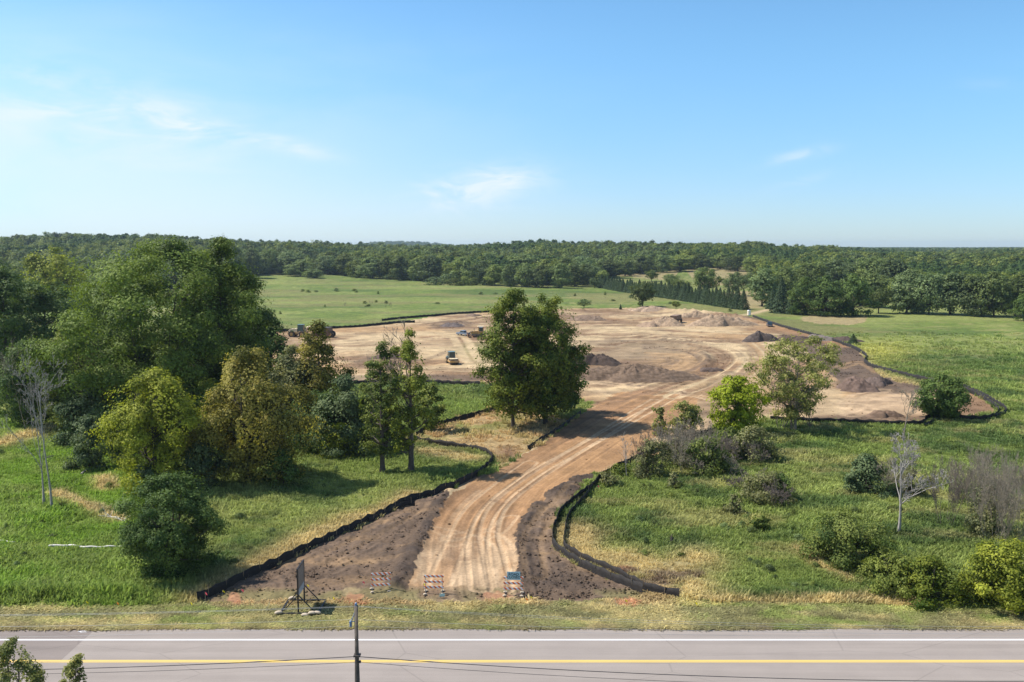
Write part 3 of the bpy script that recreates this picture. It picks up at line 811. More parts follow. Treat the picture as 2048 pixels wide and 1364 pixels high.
PROF = {
    'round': lambda t: np.sqrt(np.clip(1 - (2 * t - 1) ** 2, 0, 1)) ** .8,
    'dome': lambda t: np.clip(1 - np.clip((t - .35) / .65, 0, 1) ** 2.2, 0, 1) ** .6 * (.75 + .25 * np.clip(t / .35, 0, 1)),
    'egg': lambda t: np.clip(t / .32, 0, 1) ** .55 * np.clip(1 - np.clip((t - .32) / .68, 0, 1) ** 1.8, 0, 1) ** .75,
    'vase': lambda t: (.30 + .70 * np.clip(t / .6, 0, 1)) * np.clip(1 - np.clip((t - .6) / .4, 0, 1) ** 2.4, 0, 1) ** .6,
    'column': lambda t: np.clip(t / .15, 0, 1) ** .5 * np.clip(1 - np.clip((t - .45) / .55, 0, 1) ** 2, 0, 1) ** .7,
    'mound': lambda t: np.clip(1 - t ** 2.3, 0, 1) ** .6,
}
def broadleaf(seed, Ht, R, base=.2, prof='dome', nclump=60, nleaf=20000, leaf=.45, clump=.24, stems=1, spread=.12, trunk_r=None, inner=.25, flat_=.72, lob=.3, shell=.17, offset=(0, 0), branchy=1.0, rx=1.0, ry=1.0, tone=.5):
    """returns trunk (V,F) and crown (V,F,tint)"""
    rng = np.random.default_rng(seed)
    z0 = Ht * base
    ph = rng.uniform(0, 6.28, 6)
    cl = []; cr = []
    k = 0
    while len(cl) < nclump and k < nclump * 30:
        k += 1
        t = rng.uniform(0.02, 1.0)
        pr = PROF[prof](np.array(t))
        if rng.uniform() > pr * .9 + .1: continue
        th = rng.uniform(0, 6.283)
        lobe = 1 + lob * (.5 * math.sin(2 * th + ph[0] + 3 * t) + .35 * math.sin(3 * th + ph[1] - 4 * t) + .3 * math.sin(5 * th + ph[2]))
        rc = clump * R * rng.uniform(.65, 1.25)
        f = rng.uniform(0, 1) ** .45 if rng.uniform() > inner else rng.uniform(0, .7)
        rad = max(0, pr * R * lobe * 1.08 - rc * .4) * f
        c = np.array([rad * math.cos(th) * rx + offset[0] * t, rad * math.sin(th) * ry + offset[1] * t, z0 + t * (Ht - z0) - rc * .35 * t])
        cl.append(c); cr.append(rc)
    cl = np.array(cl); cr = np.array(cr)
    # leaves
    w = cr ** 2; w = w / w.sum()
    which = rng.choice(len(cl), nleaf, p=w)
    d = rng.normal(size=(nleaf, 3)); d /= np.linalg.norm(d, axis=1)[:, None]
    d[:, 2] = np.where(rng.uniform(size=nleaf) < .35, np.abs(d[:, 2]), d[:, 2])
    rr = rng.uniform(0, 1, nleaf) ** .36 * (1 + .2 * rng.normal(size=nleaf))
    P = cl[which] + d * (rr * cr[which])[:, None] * np.array([1, 1, flat_])
    # part of the foliage follows the outline of the whole crown, broken up by hollows
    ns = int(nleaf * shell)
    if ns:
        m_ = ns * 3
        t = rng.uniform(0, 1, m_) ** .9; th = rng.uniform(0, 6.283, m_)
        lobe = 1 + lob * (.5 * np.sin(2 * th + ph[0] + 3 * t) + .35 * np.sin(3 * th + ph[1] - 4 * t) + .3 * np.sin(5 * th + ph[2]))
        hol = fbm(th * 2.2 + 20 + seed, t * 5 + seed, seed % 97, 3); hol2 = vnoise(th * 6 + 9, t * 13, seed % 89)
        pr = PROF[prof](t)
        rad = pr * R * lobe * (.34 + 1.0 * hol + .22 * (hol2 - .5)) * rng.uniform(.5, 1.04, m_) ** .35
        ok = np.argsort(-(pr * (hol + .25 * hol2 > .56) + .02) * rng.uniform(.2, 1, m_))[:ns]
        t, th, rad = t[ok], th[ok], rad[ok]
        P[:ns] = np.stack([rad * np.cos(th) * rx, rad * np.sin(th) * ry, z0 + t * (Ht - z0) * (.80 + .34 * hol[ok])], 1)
        dd = np.stack([np.cos(th), np.sin(th), (t - .45) * 2.2], 1)
        d[:ns] = dd / np.linalg.norm(dd, axis=1)[:, None]
    P[:, 2] = np.maximum(P[:, 2], .12 + .3 * rng.uniform(size=nleaf))
    # fit the crown to the measured width and height
    qx = np.quantile(np.abs(P[:, 0]), .985); kx = R * rx / max(qx, .1); qy = np.quantile(np.abs(P[:, 1]), .985); ky = R * ry / max(qy, .1); kz = Ht / np.quantile(P[:, 2], .996)
    P *= np.array([kx, ky, kz]); cl = cl * np.array([kx, ky, kz])
    ctr = np.array([0, 0, z0 + (Ht - z0) * .4])
    out = P - ctr; out /= np.linalg.norm(out, axis=1)[:, None] + 1e-9
    Nn = d * 1.0 + out * .35 + np.array([0, 0, .3]) + rng.normal(size=(nleaf, 3)) * .42
    Nn /= np.linalg.norm(Nn, axis=1)[:, None]
    s = leaf * rng.uniform(.6, 1.35, nleaf)
    V, F = leaf_quads(P, Nn, s, rng)
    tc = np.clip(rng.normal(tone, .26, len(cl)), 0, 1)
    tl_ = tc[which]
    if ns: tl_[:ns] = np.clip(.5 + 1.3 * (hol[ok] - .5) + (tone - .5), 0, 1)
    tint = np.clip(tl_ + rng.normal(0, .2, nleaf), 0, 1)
    tint = np.repeat(tint, 4)
    # trunk and limbs
    if trunk_r is None: trunk_r = .019 * Ht + .05
    paths = []
    st = []
    for i in range(stems):
        a = rng.uniform(0, 6.28) + i * 6.28 / max(1, stems)
        sp = 0 if stems == 1 else spread * R
        b0 = np.array([math.cos(a) * sp, math.sin(a) * sp, -.3])
        top = np.array([math.cos(a) * sp * 3.2 + rng.normal() * .05 * R + offset[0] * .6, math.sin(a) * sp * 3.2 + rng.normal() * .05 * R + offset[1] * .6, Ht * .84])
        mid = (b0 + top) / 2 + np.array([rng.normal() * .05 * R, rng.normal() * .05 * R, 0])
        p = bez(b0, mid, top, 12)
        k = trunk_r / math.sqrt(stems)
        r = k * (1 - .85 * np.linspace(0, 1, 12)); r[0] *= 1.35
        paths.append((p, r)); st.append((p, r))
    order = np.argsort(-cr)[:int(len(cl) * branchy)]
    for j in order:
        p, r = st[rng.integers(len(st))]
        c = cl[j]
        zt = max(.14 * Ht, c[2] - rng.uniform(.5, 1.0) * np.hypot(c[0] - p[5, 0], c[1] - p[5, 1]) - .3)
        i = int(np.clip(np.searchsorted(p[:, 2], zt), 1, 10))
        q0 = p[i]
        mid = (q0 + c) / 2 + np.array([0, 0, -.06 * Ht * rng.uniform(-.4, 1)]) + rng.normal(size=3) * .03 * R
        q = bez(q0, mid, c, 6)
        rb = max(.02, r[i] * .5)
        paths.append((q, rb * (1 - .8 * np.linspace(0, 1, 6))))
        for _ in range(2):
            e = c + rng.normal(size=3) * cr[j] * .7
            paths.append((bez(q[3], (q[3] + e) / 2 + rng.normal(size=3) * .1 * cr[j], e, 4), rb * .4 * (1 - .8 * np.linspace(0, 1, 4))))
    TV, TF = tubes(paths, 6)
    return (TV, TF), (V, F, tint)
def bare(seed, Ht, R, stems=1, fit=True, rmin=.013, depth=4, r0=None, droop=.0, kids=(3, 5), up=.35, first=.3, wob=.12, leanx=0.0, spread=.15, shrink=.56, tips=True):
    """leafless branching tree; returns V, F"""
    rng = np.random.default_rng(seed)
    paths = []
    r0 = r0 or .014 * Ht + .03
    def grow(p, d, L, r, lv):
        n = 7 if lv == 0 else (5 if lv < 3 else 4)
        pts = [p]; dd = d.copy(); q = p.copy()
        for i in range(n - 1):
            dd = dd + rng.normal(size=3) * (wob * (.3 if lv == 0 and stems == 1 else 1)) + np.array([0, 0, (.05 if lv else .02) - droop * .1])
            dd /= np.linalg.norm(dd)
            q = q + dd * L / (n - 1); pts.append(q)
        pts = np.array(pts)
        rad = r * (1 - (.62 if lv < depth else .75) * np.linspace(0, 1, n))
        paths.append((pts, np.maximum(rad, rmin)))
        if lv >= depth: return
        k = rng.integers(kids[0], kids[1] + 1) + (3 if lv == 0 else 0)
        for j in range(k):
            f = rng.uniform(first if lv == 0 else .25, 1.0)
            i = min(n - 2, int(f * (n - 1)))
            o = pts[i] + (pts[i + 1] - pts[i]) * (f * (n - 1) - i)
            t = pts[i + 1] - pts[i]; t /= np.linalg.norm(t)
            s = rng.normal(size=3); s -= t * (s @ t); s /= np.linalg.norm(s)
            w = rng.uniform(.5, 1.0)
            nd = t * (1 - w * .55) + s * w * (R / (.45 * Ht) if lv == 0 else .85) + np.array([0, 0, up])
            nd /= np.linalg.norm(nd)
            grow(o, nd, L * shrink * rng.uniform(.6, 1.15) * (1.15 - .5 * f), max(.012, rad[i] * .55), lv + 1)
    for i in range(stems):
        a = rng.uniform(0, 6.28)
        sp = 0 if stems == 1 else spread * R
        d = np.array([math.cos(a) * (0 if stems == 1 else rng.uniform(.1, .8)) + leanx, math.sin(a) * (0 if stems == 1 else rng.uniform(.1, .8)), 1.0])
        d /= np.linalg.norm(d)
        grow(np.array([math.cos(a) * sp, math.sin(a) * sp, -.2]), d, Ht * (rng.uniform(.7, 1.0) if stems > 1 else .92), r0, 0)
    V, F = tubes(paths, 4)
    if fit:
        q = np.quantile(np.hypot(V[:, 0], V[:, 1]), .96); k = R / max(q, .05)
        t = np.clip(V[:, 2] / (.3 * Ht), 0, 1)
        f = 1 + (k - 1) * t if stems == 1 else np.full(len(V), k)
        V[:, 0] *= f; V[:, 1] *= f; V[:, 2] *= Ht / V[:, 2].max()
    return V, F
def conifer(seed, Ht, R, nleaf=2500, leaf=.6):
    rng = np.random.default_rng(seed)
    t = rng.uniform(0, 1, nleaf) ** 1.35
    lay = np.floor(t * 14) / 14
    fr = (t * 14) % 1
    th = rng.uniform(0, 6.283, nleaf)
    lob = 1 + .22 * np.sin(th * 5 + lay * 40) + .12 * np.sin(th * 9 + lay * 90)
    rad = R * (1 - t) ** .85 * lob * (1.05 - .35 * fr) * rng.uniform(.45, 1, nleaf) ** .5 + .06
    P = np.stack([rad * np.cos(th), rad * np.sin(th), .25 + t * Ht - .10 * rad], 1)
    Nn = np.stack([np.cos(th) * .7, np.sin(th) * .7, np.full(nleaf, .55)], 1) + rng.normal(size=(nleaf, 3)) * .4
    Nn /= np.linalg.norm(Nn, axis=1)[:, None]
    V, F = leaf_quads(P, Nn, leaf * rng.uniform(.6, 1.2, nleaf) * (1.1 - .6 * t), rng, .5)
    tint = np.repeat(np.clip(rng.normal(.5, .25, nleaf), 0, 1), 4)
    TV, TF = tubes([(np.array([[0, 0, -.3], [0, 0, Ht * .5], [0, 0, Ht * .97]]), np.array([.16, .1, .02]) * Ht / 9)], 6)
    return (TV, TF), (V, F, tint)
def two_part(name, builds, leafmat, barkmat, loc, label, group=None, cat='tree', rz=0.0, parts=('trunk', 'crown')):
    (TV, TF), (V, F, tint) = builds
    root = empty(name, loc, rz)
    tag(root, label, cat, group)
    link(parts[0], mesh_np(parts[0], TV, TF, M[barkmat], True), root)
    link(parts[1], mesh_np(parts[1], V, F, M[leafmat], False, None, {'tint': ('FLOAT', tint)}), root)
    return root
def one_mesh(name, builds, leafmat, barkmat):
    (TV, TF), (V, F, tint) = builds
    VV = np.concatenate([TV, V]); FF = np.concatenate([TF, F + len(TV)])
    mi = np.concatenate([np.zeros(len(TF)), np.ones(len(F))])
    return mesh_np(name, VV, FF, [M[barkmat], M[leafmat]], False, mi, {'tint': ('FLOAT', np.concatenate([np.full(len(TV), .5), tint]))})
def copy_tree(o, loc, rz, s=1.0, label=None, group=None):
    c = o.copy(); COL.objects.link(c); c.location = loc; c.rotation_euler = (0, 0, rz)
    c.scale = s if isinstance(s, tuple) else (s, s, s)
    if label: c['label'] = label
    if group: c['group'] = group
    for ch in list(o.children):
        k = ch.copy(); COL.objects.link(k); k.parent = c
    return c

def tree_px(name, px, py, top, w, label, leafmat='mid', barkmat='bark', seed=1, dens=1.0, leafpx=2.6, cat='tree', group=None, parts=('trunk', 'crown'), D=None, **kw):
    """a tree whose base stands on the ground seen at (px,py), sized in metres from what the photograph shows"""
    p = ground_pt(px, py) if D is None else D
    s = scale_at(p)
    dist = p.y
    d = ray(px, top)
    Ht = CAM_H + d[2] / d[1] * dist - p.z + (0.2 * w / 2 / s if (top > 492) else 0) * .5
    R = w / 2 / s
    leaf = max(.16, leafpx / s * 2.0)
    area = 4 * math.pi * R * (R * .5 + Ht * (1 - kw.get('base', .2)) * .25)
    n = int(min(150000, dens * 2.6 * area / (leaf * leaf * .31)))
    kw.setdefault('nclump', 60)
    b = broadleaf(seed, Ht, R, nleaf=n, leaf=leaf, **kw)
    return two_part(name, b, leafmat, barkmat, p, label, group, cat, parts=parts)
def shrub_px(px, py, top, w, label, leafmat='mid', seed=1, dens=1.0, group=None, name='shrub', prof='mound', leafpx=2.4, barkmat='bark', **kw):
    kw.setdefault('base', .0); kw.setdefault('nclump', 34); kw.setdefault('clump', .30); kw.setdefault('stems', 3); kw.setdefault('lob', .5); kw.setdefault('shell', .1)
    return tree_px(name, px, py, top, w, label, leafmat, barkmat, seed, dens, leafpx, 'bush', group, ('stems', 'foliage'), prof=prof, **kw)
def bare_px(name, px, py, top, w, label, mat='bark_grey', seed=1, cat='tree', group=None, **kw):
    p = ground_pt(px, py); s = scale_at(p)
    d = ray(px, top)
    Ht = CAM_H + d[2] / d[1] * p.y - p.z
    V, F = bare(seed, Ht, w / 2 / s, **kw)
    o = link(name, mesh_np(name, V, F, M[mat], True), None, p)
    return tag(o, label, cat, group)

# ================================================================ hero trees
# --- left woodland
tree_px('cottonwood_tree', 318, 858, 487, 392, 'huge spreading cottonwood, largest tree of all, towering over the left thicket', 'cottonwood', 'bark', 11, 1.0, 2.4, nclump=150, prof='round', base=.10, clump=.16, stems=3, spread=.07, inner=.12, lob=.25, branchy=.6, shell=.1, tone=.55)
tree_px('cottonwood_tree', 455, 838, 481, 185, 'tall narrower cottonwood merging with the right side of the huge spreading one', 'cottonwood', 'bark', 12, 1.0, 2.4, nclump=90, prof='egg', base=.12, clump=.22, shell=.1, stems=2, spread=.06, lob=.3)
tree_px('broadleaf_tree', 115, 640, 503, 110, 'yellowish green tree rising alone behind the dark woodland at far left', 'yellow', 'bark', 13, .8, 2.2, nclump=50, prof='dome', base=.15, clump=.25)
for i, (px, py, top, w, mt, lb) in enumerate([
        (20, 800, 548, 150, 'dark', 'dark green tree cut by the left edge of the photo, tall'),
        (95, 780, 572, 140, 'dark', 'dark green tree between the left edge tree and the huge cottonwood'),
        (-30, 690, 505, 150, 'dark', 'dark distant tree at the far left edge with its top near the horizon'),
        (175, 690, 585, 120, 'dark', 'green tree half hidden behind the left flank of the huge cottonwood'),
        (60, 850, 690, 130, 'dark', 'low dark tree under the left edge woodland beside the bare tall pair'),
        (150, 860, 650, 120, 'mid', 'bushy tree behind the pale bare trunks at left'),
        (545, 800, 640, 90, 'dark', 'dark low tree at the right foot of the cottonwoods')]):
    tree_px('broadleaf_tree', px, py, top, w, lb, mt, 'bark', 20 + i, .9, 2.4, nclump=55, prof='dome', base=.08, clump=.26)
tree_px('box_elder_tree', 318, 975, 752, 205, 'yellow green box elder in front of the huge cottonwood', 'yellow', 'bark', 31, .85, 2.5, nclump=80, prof='dome', base=.04, clump=.22, stems=2, lob=.4)
tree_px('box_elder_tree', 505, 962, 712, 235, 'olive and rust tinged box elder, second from left in the thicket front', 'olive', 'bark', 32, .85, 2.5, nclump=90, prof='dome', base=.04, clump=.21, stems=2, lob=.45)
tree_px('broadleaf_tree', 640, 880, 652, 120, 'olive topped tree that partly hides the yellow hauler', 'olive', 'bark', 33, .8, 2.4, nclump=60, prof='egg', base=.1, clump=.25, tone=.25)
tree_px('broadleaf_tree', 590, 880, 700, 130, 'grey green tree between olive box elder and the olive topped tree', 'greyleaf', 'bark', 34, .8, 2.4, nclump=50, prof='egg', base=.05, clump=.25)
tree_px('broadleaf_tree', 765, 944, 690, 100, 'slim green tree, left of the pair standing by the fence corner', 'mid', 'bark', 35, .5, 2.3, nclump=60, prof='dome', base=.14, clump=.24, lob=.55, shell=.08, inner=.35)
tree_px('broadleaf_tree', 822, 942, 668, 108, 'slim yellowish tree, right of the pair standing by the fence corner', 'center', 'bark', 36, .48, 2.3, nclump=60, prof='dome', base=.14, clump=.24, lob=.55, tone=.75, shell=.08, inner=.35)
bare_px('dead_tree', 826, 936, 636, 105, 'pale leafless top poking out of the slim yellowish tree at fence corner', 'bark_grey', 37, stems=1, depth=4, up=.5, r0=.2, rmin=.028, first=.45)
bare_px('dead_tree', 785, 900, 656, 95, 'dark bare stem behind the slim pair of trees', 'bark_grey', 38, stems=2, depth=4, up=.55, r0=.13, spread=.1, rmin=.024, first=.45)
# dead pair at left
bare_px('dead_tree', 88, 1010, 690, 130, 'tall bare pale trunk at left, left one of the twin dead trees', 'bark_pale', 41, depth=5, r0=.20, first=.34, up=.22, kids=(3, 4), rmin=.018)
bare_px('dead_tree', 104, 1018, 705, 120, 'tall bare pale trunk at left, right one of the twin dead trees', 'bark_pale', 42, depth=5, r0=.19, first=.38, up=.22, kids=(3, 4), rmin=.018)
bare_px('dead_tree', 60, 860, 672, 140, 'grey tangled dead tree behind the twin dead trunks at far left', 'bark_grey', 43, depth=4, r0=.15, stems=2, up=.4)
bare_px('dead_tree', 165, 880, 690, 90, 'thin leaning bare sapling right of the twin dead trunks', 'bark_grey', 44, depth=4, r0=.10, up=.5)
# thicket shrubs
for i, (px, py, top, w, mt, lb) in enumerate([
        (185, 935, 838, 95, 'blue', 'blue green shrub at the left foot of the yellow green box elder'),
        (190, 880, 760, 140, 'blue', 'large blue green shrub behind the left foot of the box elder'),
        (250, 900, 800, 110, 'dark', 'dark shrub filling the gap left of the yellow green box elder'),
        (410, 975, 880, 110, 'blue', 'grey green shrub between the two box elders'),
        (290, 990, 930, 80, 'blue', 'blue green low shrub under the yellow green box elder'),
        (430, 900, 790, 130, 'dark', 'dark shrub deep between the two box elders'),
        (640, 900, 790, 130, 'dark', 'dark shrub behind the right side of the olive box elder'),
        (690, 905, 760, 130, 'blue', 'blue green bushy shrub left of the slim pair of trees'),
        (735, 900, 800, 110, 'mid', 'leafy green shrub under the left slim tree'),
        (680, 915, 850, 70, 'yellow', 'small bright green shrub at the lawn edge of the thicket'),
        (560, 970, 900, 90, 'dark', 'dark low shrub at the right foot of the olive box elder'),
        (860, 860, 770, 60, 'mid', 'green bush behind the fence corner right of the slim pair')]):
    shrub_px(px, py, top, w, lb, mt, 50 + i, .9, None, 'shrub')
shrub_px(342, 1150, 962, 190, 'big rounded dark green bush on the left lawn near the black fence', 'dark', 70, 1.15, None, 'shrub', 'round', 2.3, nclump=80, clump=.22, tone=.45, lob=.25)
# --- centre trees
tree_px('maple_tree', 1026, 856, 588, 132, 'tallest centre tree, left one of the clump by the haul road', 'center', 'bark', 81, 1.0, 2.4, nclump=100, prof='dome', base=.09, clump=.25, trunk_r=.38, lob=.3)
tree_px('maple_tree', 1092, 848, 603, 150, 'broad centre tree, right one of the clump by the haul road', 'center', 'bark', 82, 1.0, 2.4, nclump=105, prof='dome', base=.08, clump=.23, trunk_r=.42, stems=2, spread=.06, lob=.3, tone=.45)
tree_px('maple_tree', 1062, 838, 640, 110, 'dark middle tree of the centre clump with slim trunk', 'dark', 'bark', 83, .9, 2.5, nclump=60, prof='egg', base=.15, clump=.26, trunk_r=.2)
tree_px('maple_tree', 1128, 826, 690, 90, 'lower dark tree at the right edge of the centre clump', 'dark', 'bark', 84, .9, 2.5, nclump=50, prof='dome', base=.10, clump=.28, trunk_r=.2)
# --- right side trees
tree_px('maple_tree', 1472, 866, 759, 104, 'bright lime green rounded maple right of the haul road', 'lime', 'bark', 91, 1.1, 2.4, nclump=80, prof='round', base=.02, clump=.22, tone=.6, lob=.12, shell=.3)
tree_px('elm_tree', 1588, 862, 682, 172, 'airy pale green tree with brownish thin lower crown before the dirt field', 'airy', 'bark_grey', 92, .40, 2.2, shell=.05, nclump=120, prof='vase', base=.12, clump=.14, stems=3, spread=.05, lob=.4, inner=.1, branchy=1.0)
bare_px('dead_brush', 1560, 858, 735, 110, 'brown leafless lower branches inside the airy pale tree, left side', 'twig_brown', 93, 'bush', None, stems=6, depth=3, r0=.09, up=.5)
bare_px('dead_brush', 1625, 858, 745, 110, 'brown leafless lower branches inside the airy pale tree, right side', 'twig_brown', 94, 'bush', None, stems=6, depth=3, r0=.09, up=.5)
tree_px('oak_tree', 1880, 838, 757, 98, 'compact dark round oak at the far right fence loop', 'dark', 'bark', 95, 1.15, 2.3, nclump=60, prof='round', base=.05, clump=.27, tone=.55)
bare_px('dead_tree', 1806, 884, 768, 60, 'slim bare tree standing in front of the right dirt field', 'bark_grey', 96, depth=4, r0=.10, up=.9, first=.2)
bare_px('dead_tree', 1797, 1068, 862, 172, 'bare pale branching dead tree in the right meadow', 'bark_pale', 97, depth=5, r0=.22, first=.36, up=.28, kids=(3, 5), rmin=.024, shrink=.6)
for i, (px, py, top, w, lb) in enumerate([
        (1890, 1048, 905, 95, 'reddish grey bare thicket left of the big grey thicket'),
        (1935, 1000, 890, 110, 'dim grey leafless thicket behind the reddish one'),
        (1990, 1085, 930, 110, 'pale low leafless thicket in front of the tall grey one'),
        (1965, 1060, 880, 120, 'tall grey leafless thicket at right, left part'),
        (2020, 1090, 900, 130, 'pale grey leafless thicket at the right edge above lime bush'),
        (2000, 1010, 885, 130, 'grey leafless brush behind the right edge thicket'),
        (2045, 1040, 905, 110, 'grey leafless thicket cut by the right edge')]):
    bare_px('dead_thicket', px, py, top, w, lb, 'bark_grey' if i != 0 else 'twig_brown', 100 + i, 'bush', None, stems=12, depth=3, r0=.06, up=.4, kids=(4, 6), spread=.7, rmin=.015)
shrub_px(1970, 1068, 975, 90, 'sparse grey green foliage low in the grey thicket', 'greyleaf', 108, .35)
shrub_px(1735, 985, 915, 90, 'dark green round shrub behind the dead tree in right meadow', 'blue', 109, .9)
bare_px('dead_brush', 1760, 985, 905, 130, 'grey twiggy brush around the dark shrub behind the dead tree', 'bark_grey', 110, 'bush', None, stems=8, depth=3, r0=.05, up=.5)
for i, (px, py, top, w, mt, lb) in enumerate([
        (1372, 868, 806, 70, 'airy', 'light green sapling clump beside the haul road'),
        (1318, 872, 816, 34, 'airy', 'single light green sapling at the haul road edge'),
        (1418, 948, 882, 90, 'mid', 'dark green shrub below the lime maple, left'),
        (1505, 920, 856, 105, 'greyleaf', 'grey green shrub at the right foot of the lime maple'),
        (1300, 950, 884, 80, 'greyleaf', 'dark shrub with bare stems at haul road edge'),
        (1360, 930, 880, 90, 'greyleaf', 'grey green brush between the sapling and dark shrub'),
        (1462, 910, 860, 80, 'mid', 'green shrub in front of the lime maple'),
        (1215, 968, 945, 48, 'greyleaf', 'small grey shrub at the fence bend beside haul road'),
        (1530, 1000, 948, 110, 'greyleaf', 'low grey brush mound in the right meadow'),
        (1560, 1000, 950, 50, 'dark', 'dark brown small shrub at the right of the low brush mound'),
        (1470, 1030, 992, 45, 'greyleaf', 'small grey shrub left of the low brush mound'),
        (1348, 975, 945, 26, 'greyleaf', 'tiny grey upright shrub in the right meadow'),
        (1690, 1128, 1040, 150, 'mid', 'dark green bush below the dead tree, largest in the right meadow'),
        (1760, 1120, 1078, 70, 'dark', 'small dark bush at the right of the largest meadow bush'),
        (1790, 1185, 1110, 110, 'mid', 'green low bush near the road verge'),
        (1860, 1200, 1120, 120, 'center', 'olive spreading bush between low bush and bright edge bush'),
        (1740, 1160, 1120, 60, 'mid', 'small mid green bush above the road verge'),
        (1930, 1200, 1150, 80, 'mid', 'low green bush touching the bright edge bush'),
        (1520, 1060, 1032, 40, 'mid', 'small green tuft shrub alone in the right meadow'),
        (1820, 990, 935, 60, 'greyleaf', 'grey green shrub right behind the dead meadow tree'),
        (1240, 950, 930, 40, 'mid', 'small green shrub where the fence passes behind brush')]):
    shrub_px(px, py, top, w, lb, mt, 120 + i, .7 if mt != 'greyleaf' else .38)
shrub_px(2012, 1212, 1092, 150, 'bright yellow green bush at the lower right corner by the road', 'yellow', 150, 1.0, None, 'shrub', 'dome', 2.6, nclump=60, clump=.26, tone=.35)
for i, (px, py, top, w, lb) in enumerate([
        (1330, 935, 850, 110, 'grey bare brush beside the haul road, nearest the saplings'),
        (1285, 945, 860, 60, 'bare thin stems standing at the haul road bend'),
        (1395, 905, 830, 100, 'brown bare brush behind the green shrubs left of lime maple'),
        (1450, 930, 862, 80, 'grey bare brush in front of the lime maple'),
        (1380, 945, 850, 120, 'wispy grey brush among the dark green shrubs, nearest the haul road'),
        (1480, 925, 868, 110, 'wispy brown brush under the lime maple'),
        (1345, 915, 838, 90, 'tall wispy brush behind the light sapling clump'),
        (1540, 1004, 950, 120, 'pale wispy brush around the low mound'),
        (1425, 950, 900, 120, 'low tangle of grey twigs before the dark green shrub'),
        (1510, 985, 942, 110, 'pale dead twigs in the low brush mound')]):
    bare_px('dead_brush', px, py, top, w, lb, 'bark_grey' if i % 2 == 0 else 'twig_brown', 160 + i, 'bush', None, stems=9, depth=3, r0=.05, up=.4, spread=.5, kids=(3, 6), rmin=.016)
bare_px('dead_tree', 1255, 955, 862, 40, 'thin leaning dead sapling overlapping the haul road edge', 'bark_pale', 170, depth=3, r0=.06, up=.5, leanx=-.25)
# tree tops in the lower left corner, standing on the camera's side of the road
for i, (px, D, top, w, sd_, lb) in enumerate([(20, 50, 1290, 150, 171, 'leafy tree top in the lower left corner, taller one'), (146, 50, 1322, 90, 172, 'leafy upright shoots in the lower left corner, smaller one')]):
    d = ray(px, 1300); x = d[0] / d[1] * D
    p = Vector((x, D, -1.0))
    tree_px('poplar_tree', px, 1300, top, w, lb, 'airy', 'bark', sd_, .7, 2.0, D=p, prof='egg', base=.15, nclump=70, clump=.17, stems=3, spread=.1, lob=.5, tone=.25)

# ================================================================ middle distance trees
def tmpl(name, seed, Ht, R, nleaf, leaf, mat, **kw):
    return one_mesh(name, broadleaf(seed, Ht, R, nleaf=nleaf, leaf=leaf, **kw), mat, 'bark')
MID = [tmpl('broadleaf_tree', 300, 18, 7.5, 6500, .85, 'wood', prof='dome', base=.06, nclump=55, clump=.27),
       tmpl('broadleaf_tree', 301, 18, 6.5, 6000, .85, 'wood', prof='egg', base=.05, nclump=50, clump=.28),
       tmpl('broadleaf_tree', 302, 18, 8.5, 6500, .85, 'wood', prof='dome', base=.05, nclump=60, clump=.25, lob=.45),
       tmpl('broadleaf_tree', 303, 18, 6.0, 5500, .85, 'wood', prof='round', base=.03, nclump=45, clump=.3)]
OAKM = tmpl('oak_tree', 310, 12, 7.0, 4200, .75, 'wood', prof='round', base=.22, nclump=40, clump=.27, trunk_r=.4)
DARKM = tmpl('maple_tree', 311, 18, 8.5, 9000, .75, 'dark', prof='dome', base=.02, nclump=75, clump=.22, lob=.2)
PINEM = one_mesh('pine_tree', conifer(312, 14, 4.2, 4000, .9), 'needle', 'bark')
SPRUCE = [one_mesh('spruce_tree', conifer(313 + i, 9, 3.0, 2600, .7), 'needle', 'bark') for i in range(3)]
rngm = np.random.default_rng(5)
def put(me, px, py, top, w, label, group=None, hs=18.0, ws=15.0, cat='tree'):
    p = ground_pt(px, py); s = scale_at(p)
    h = (py - top) / s / max(.6, CP)
    o = link(me.name.split('.')[0], me, None, p, rngm.uniform(0, 6.28))
    o.scale = (w / s / ws, w / s / ws, h / hs)
    p.z -= .1
    return tag(o, label, cat, group)
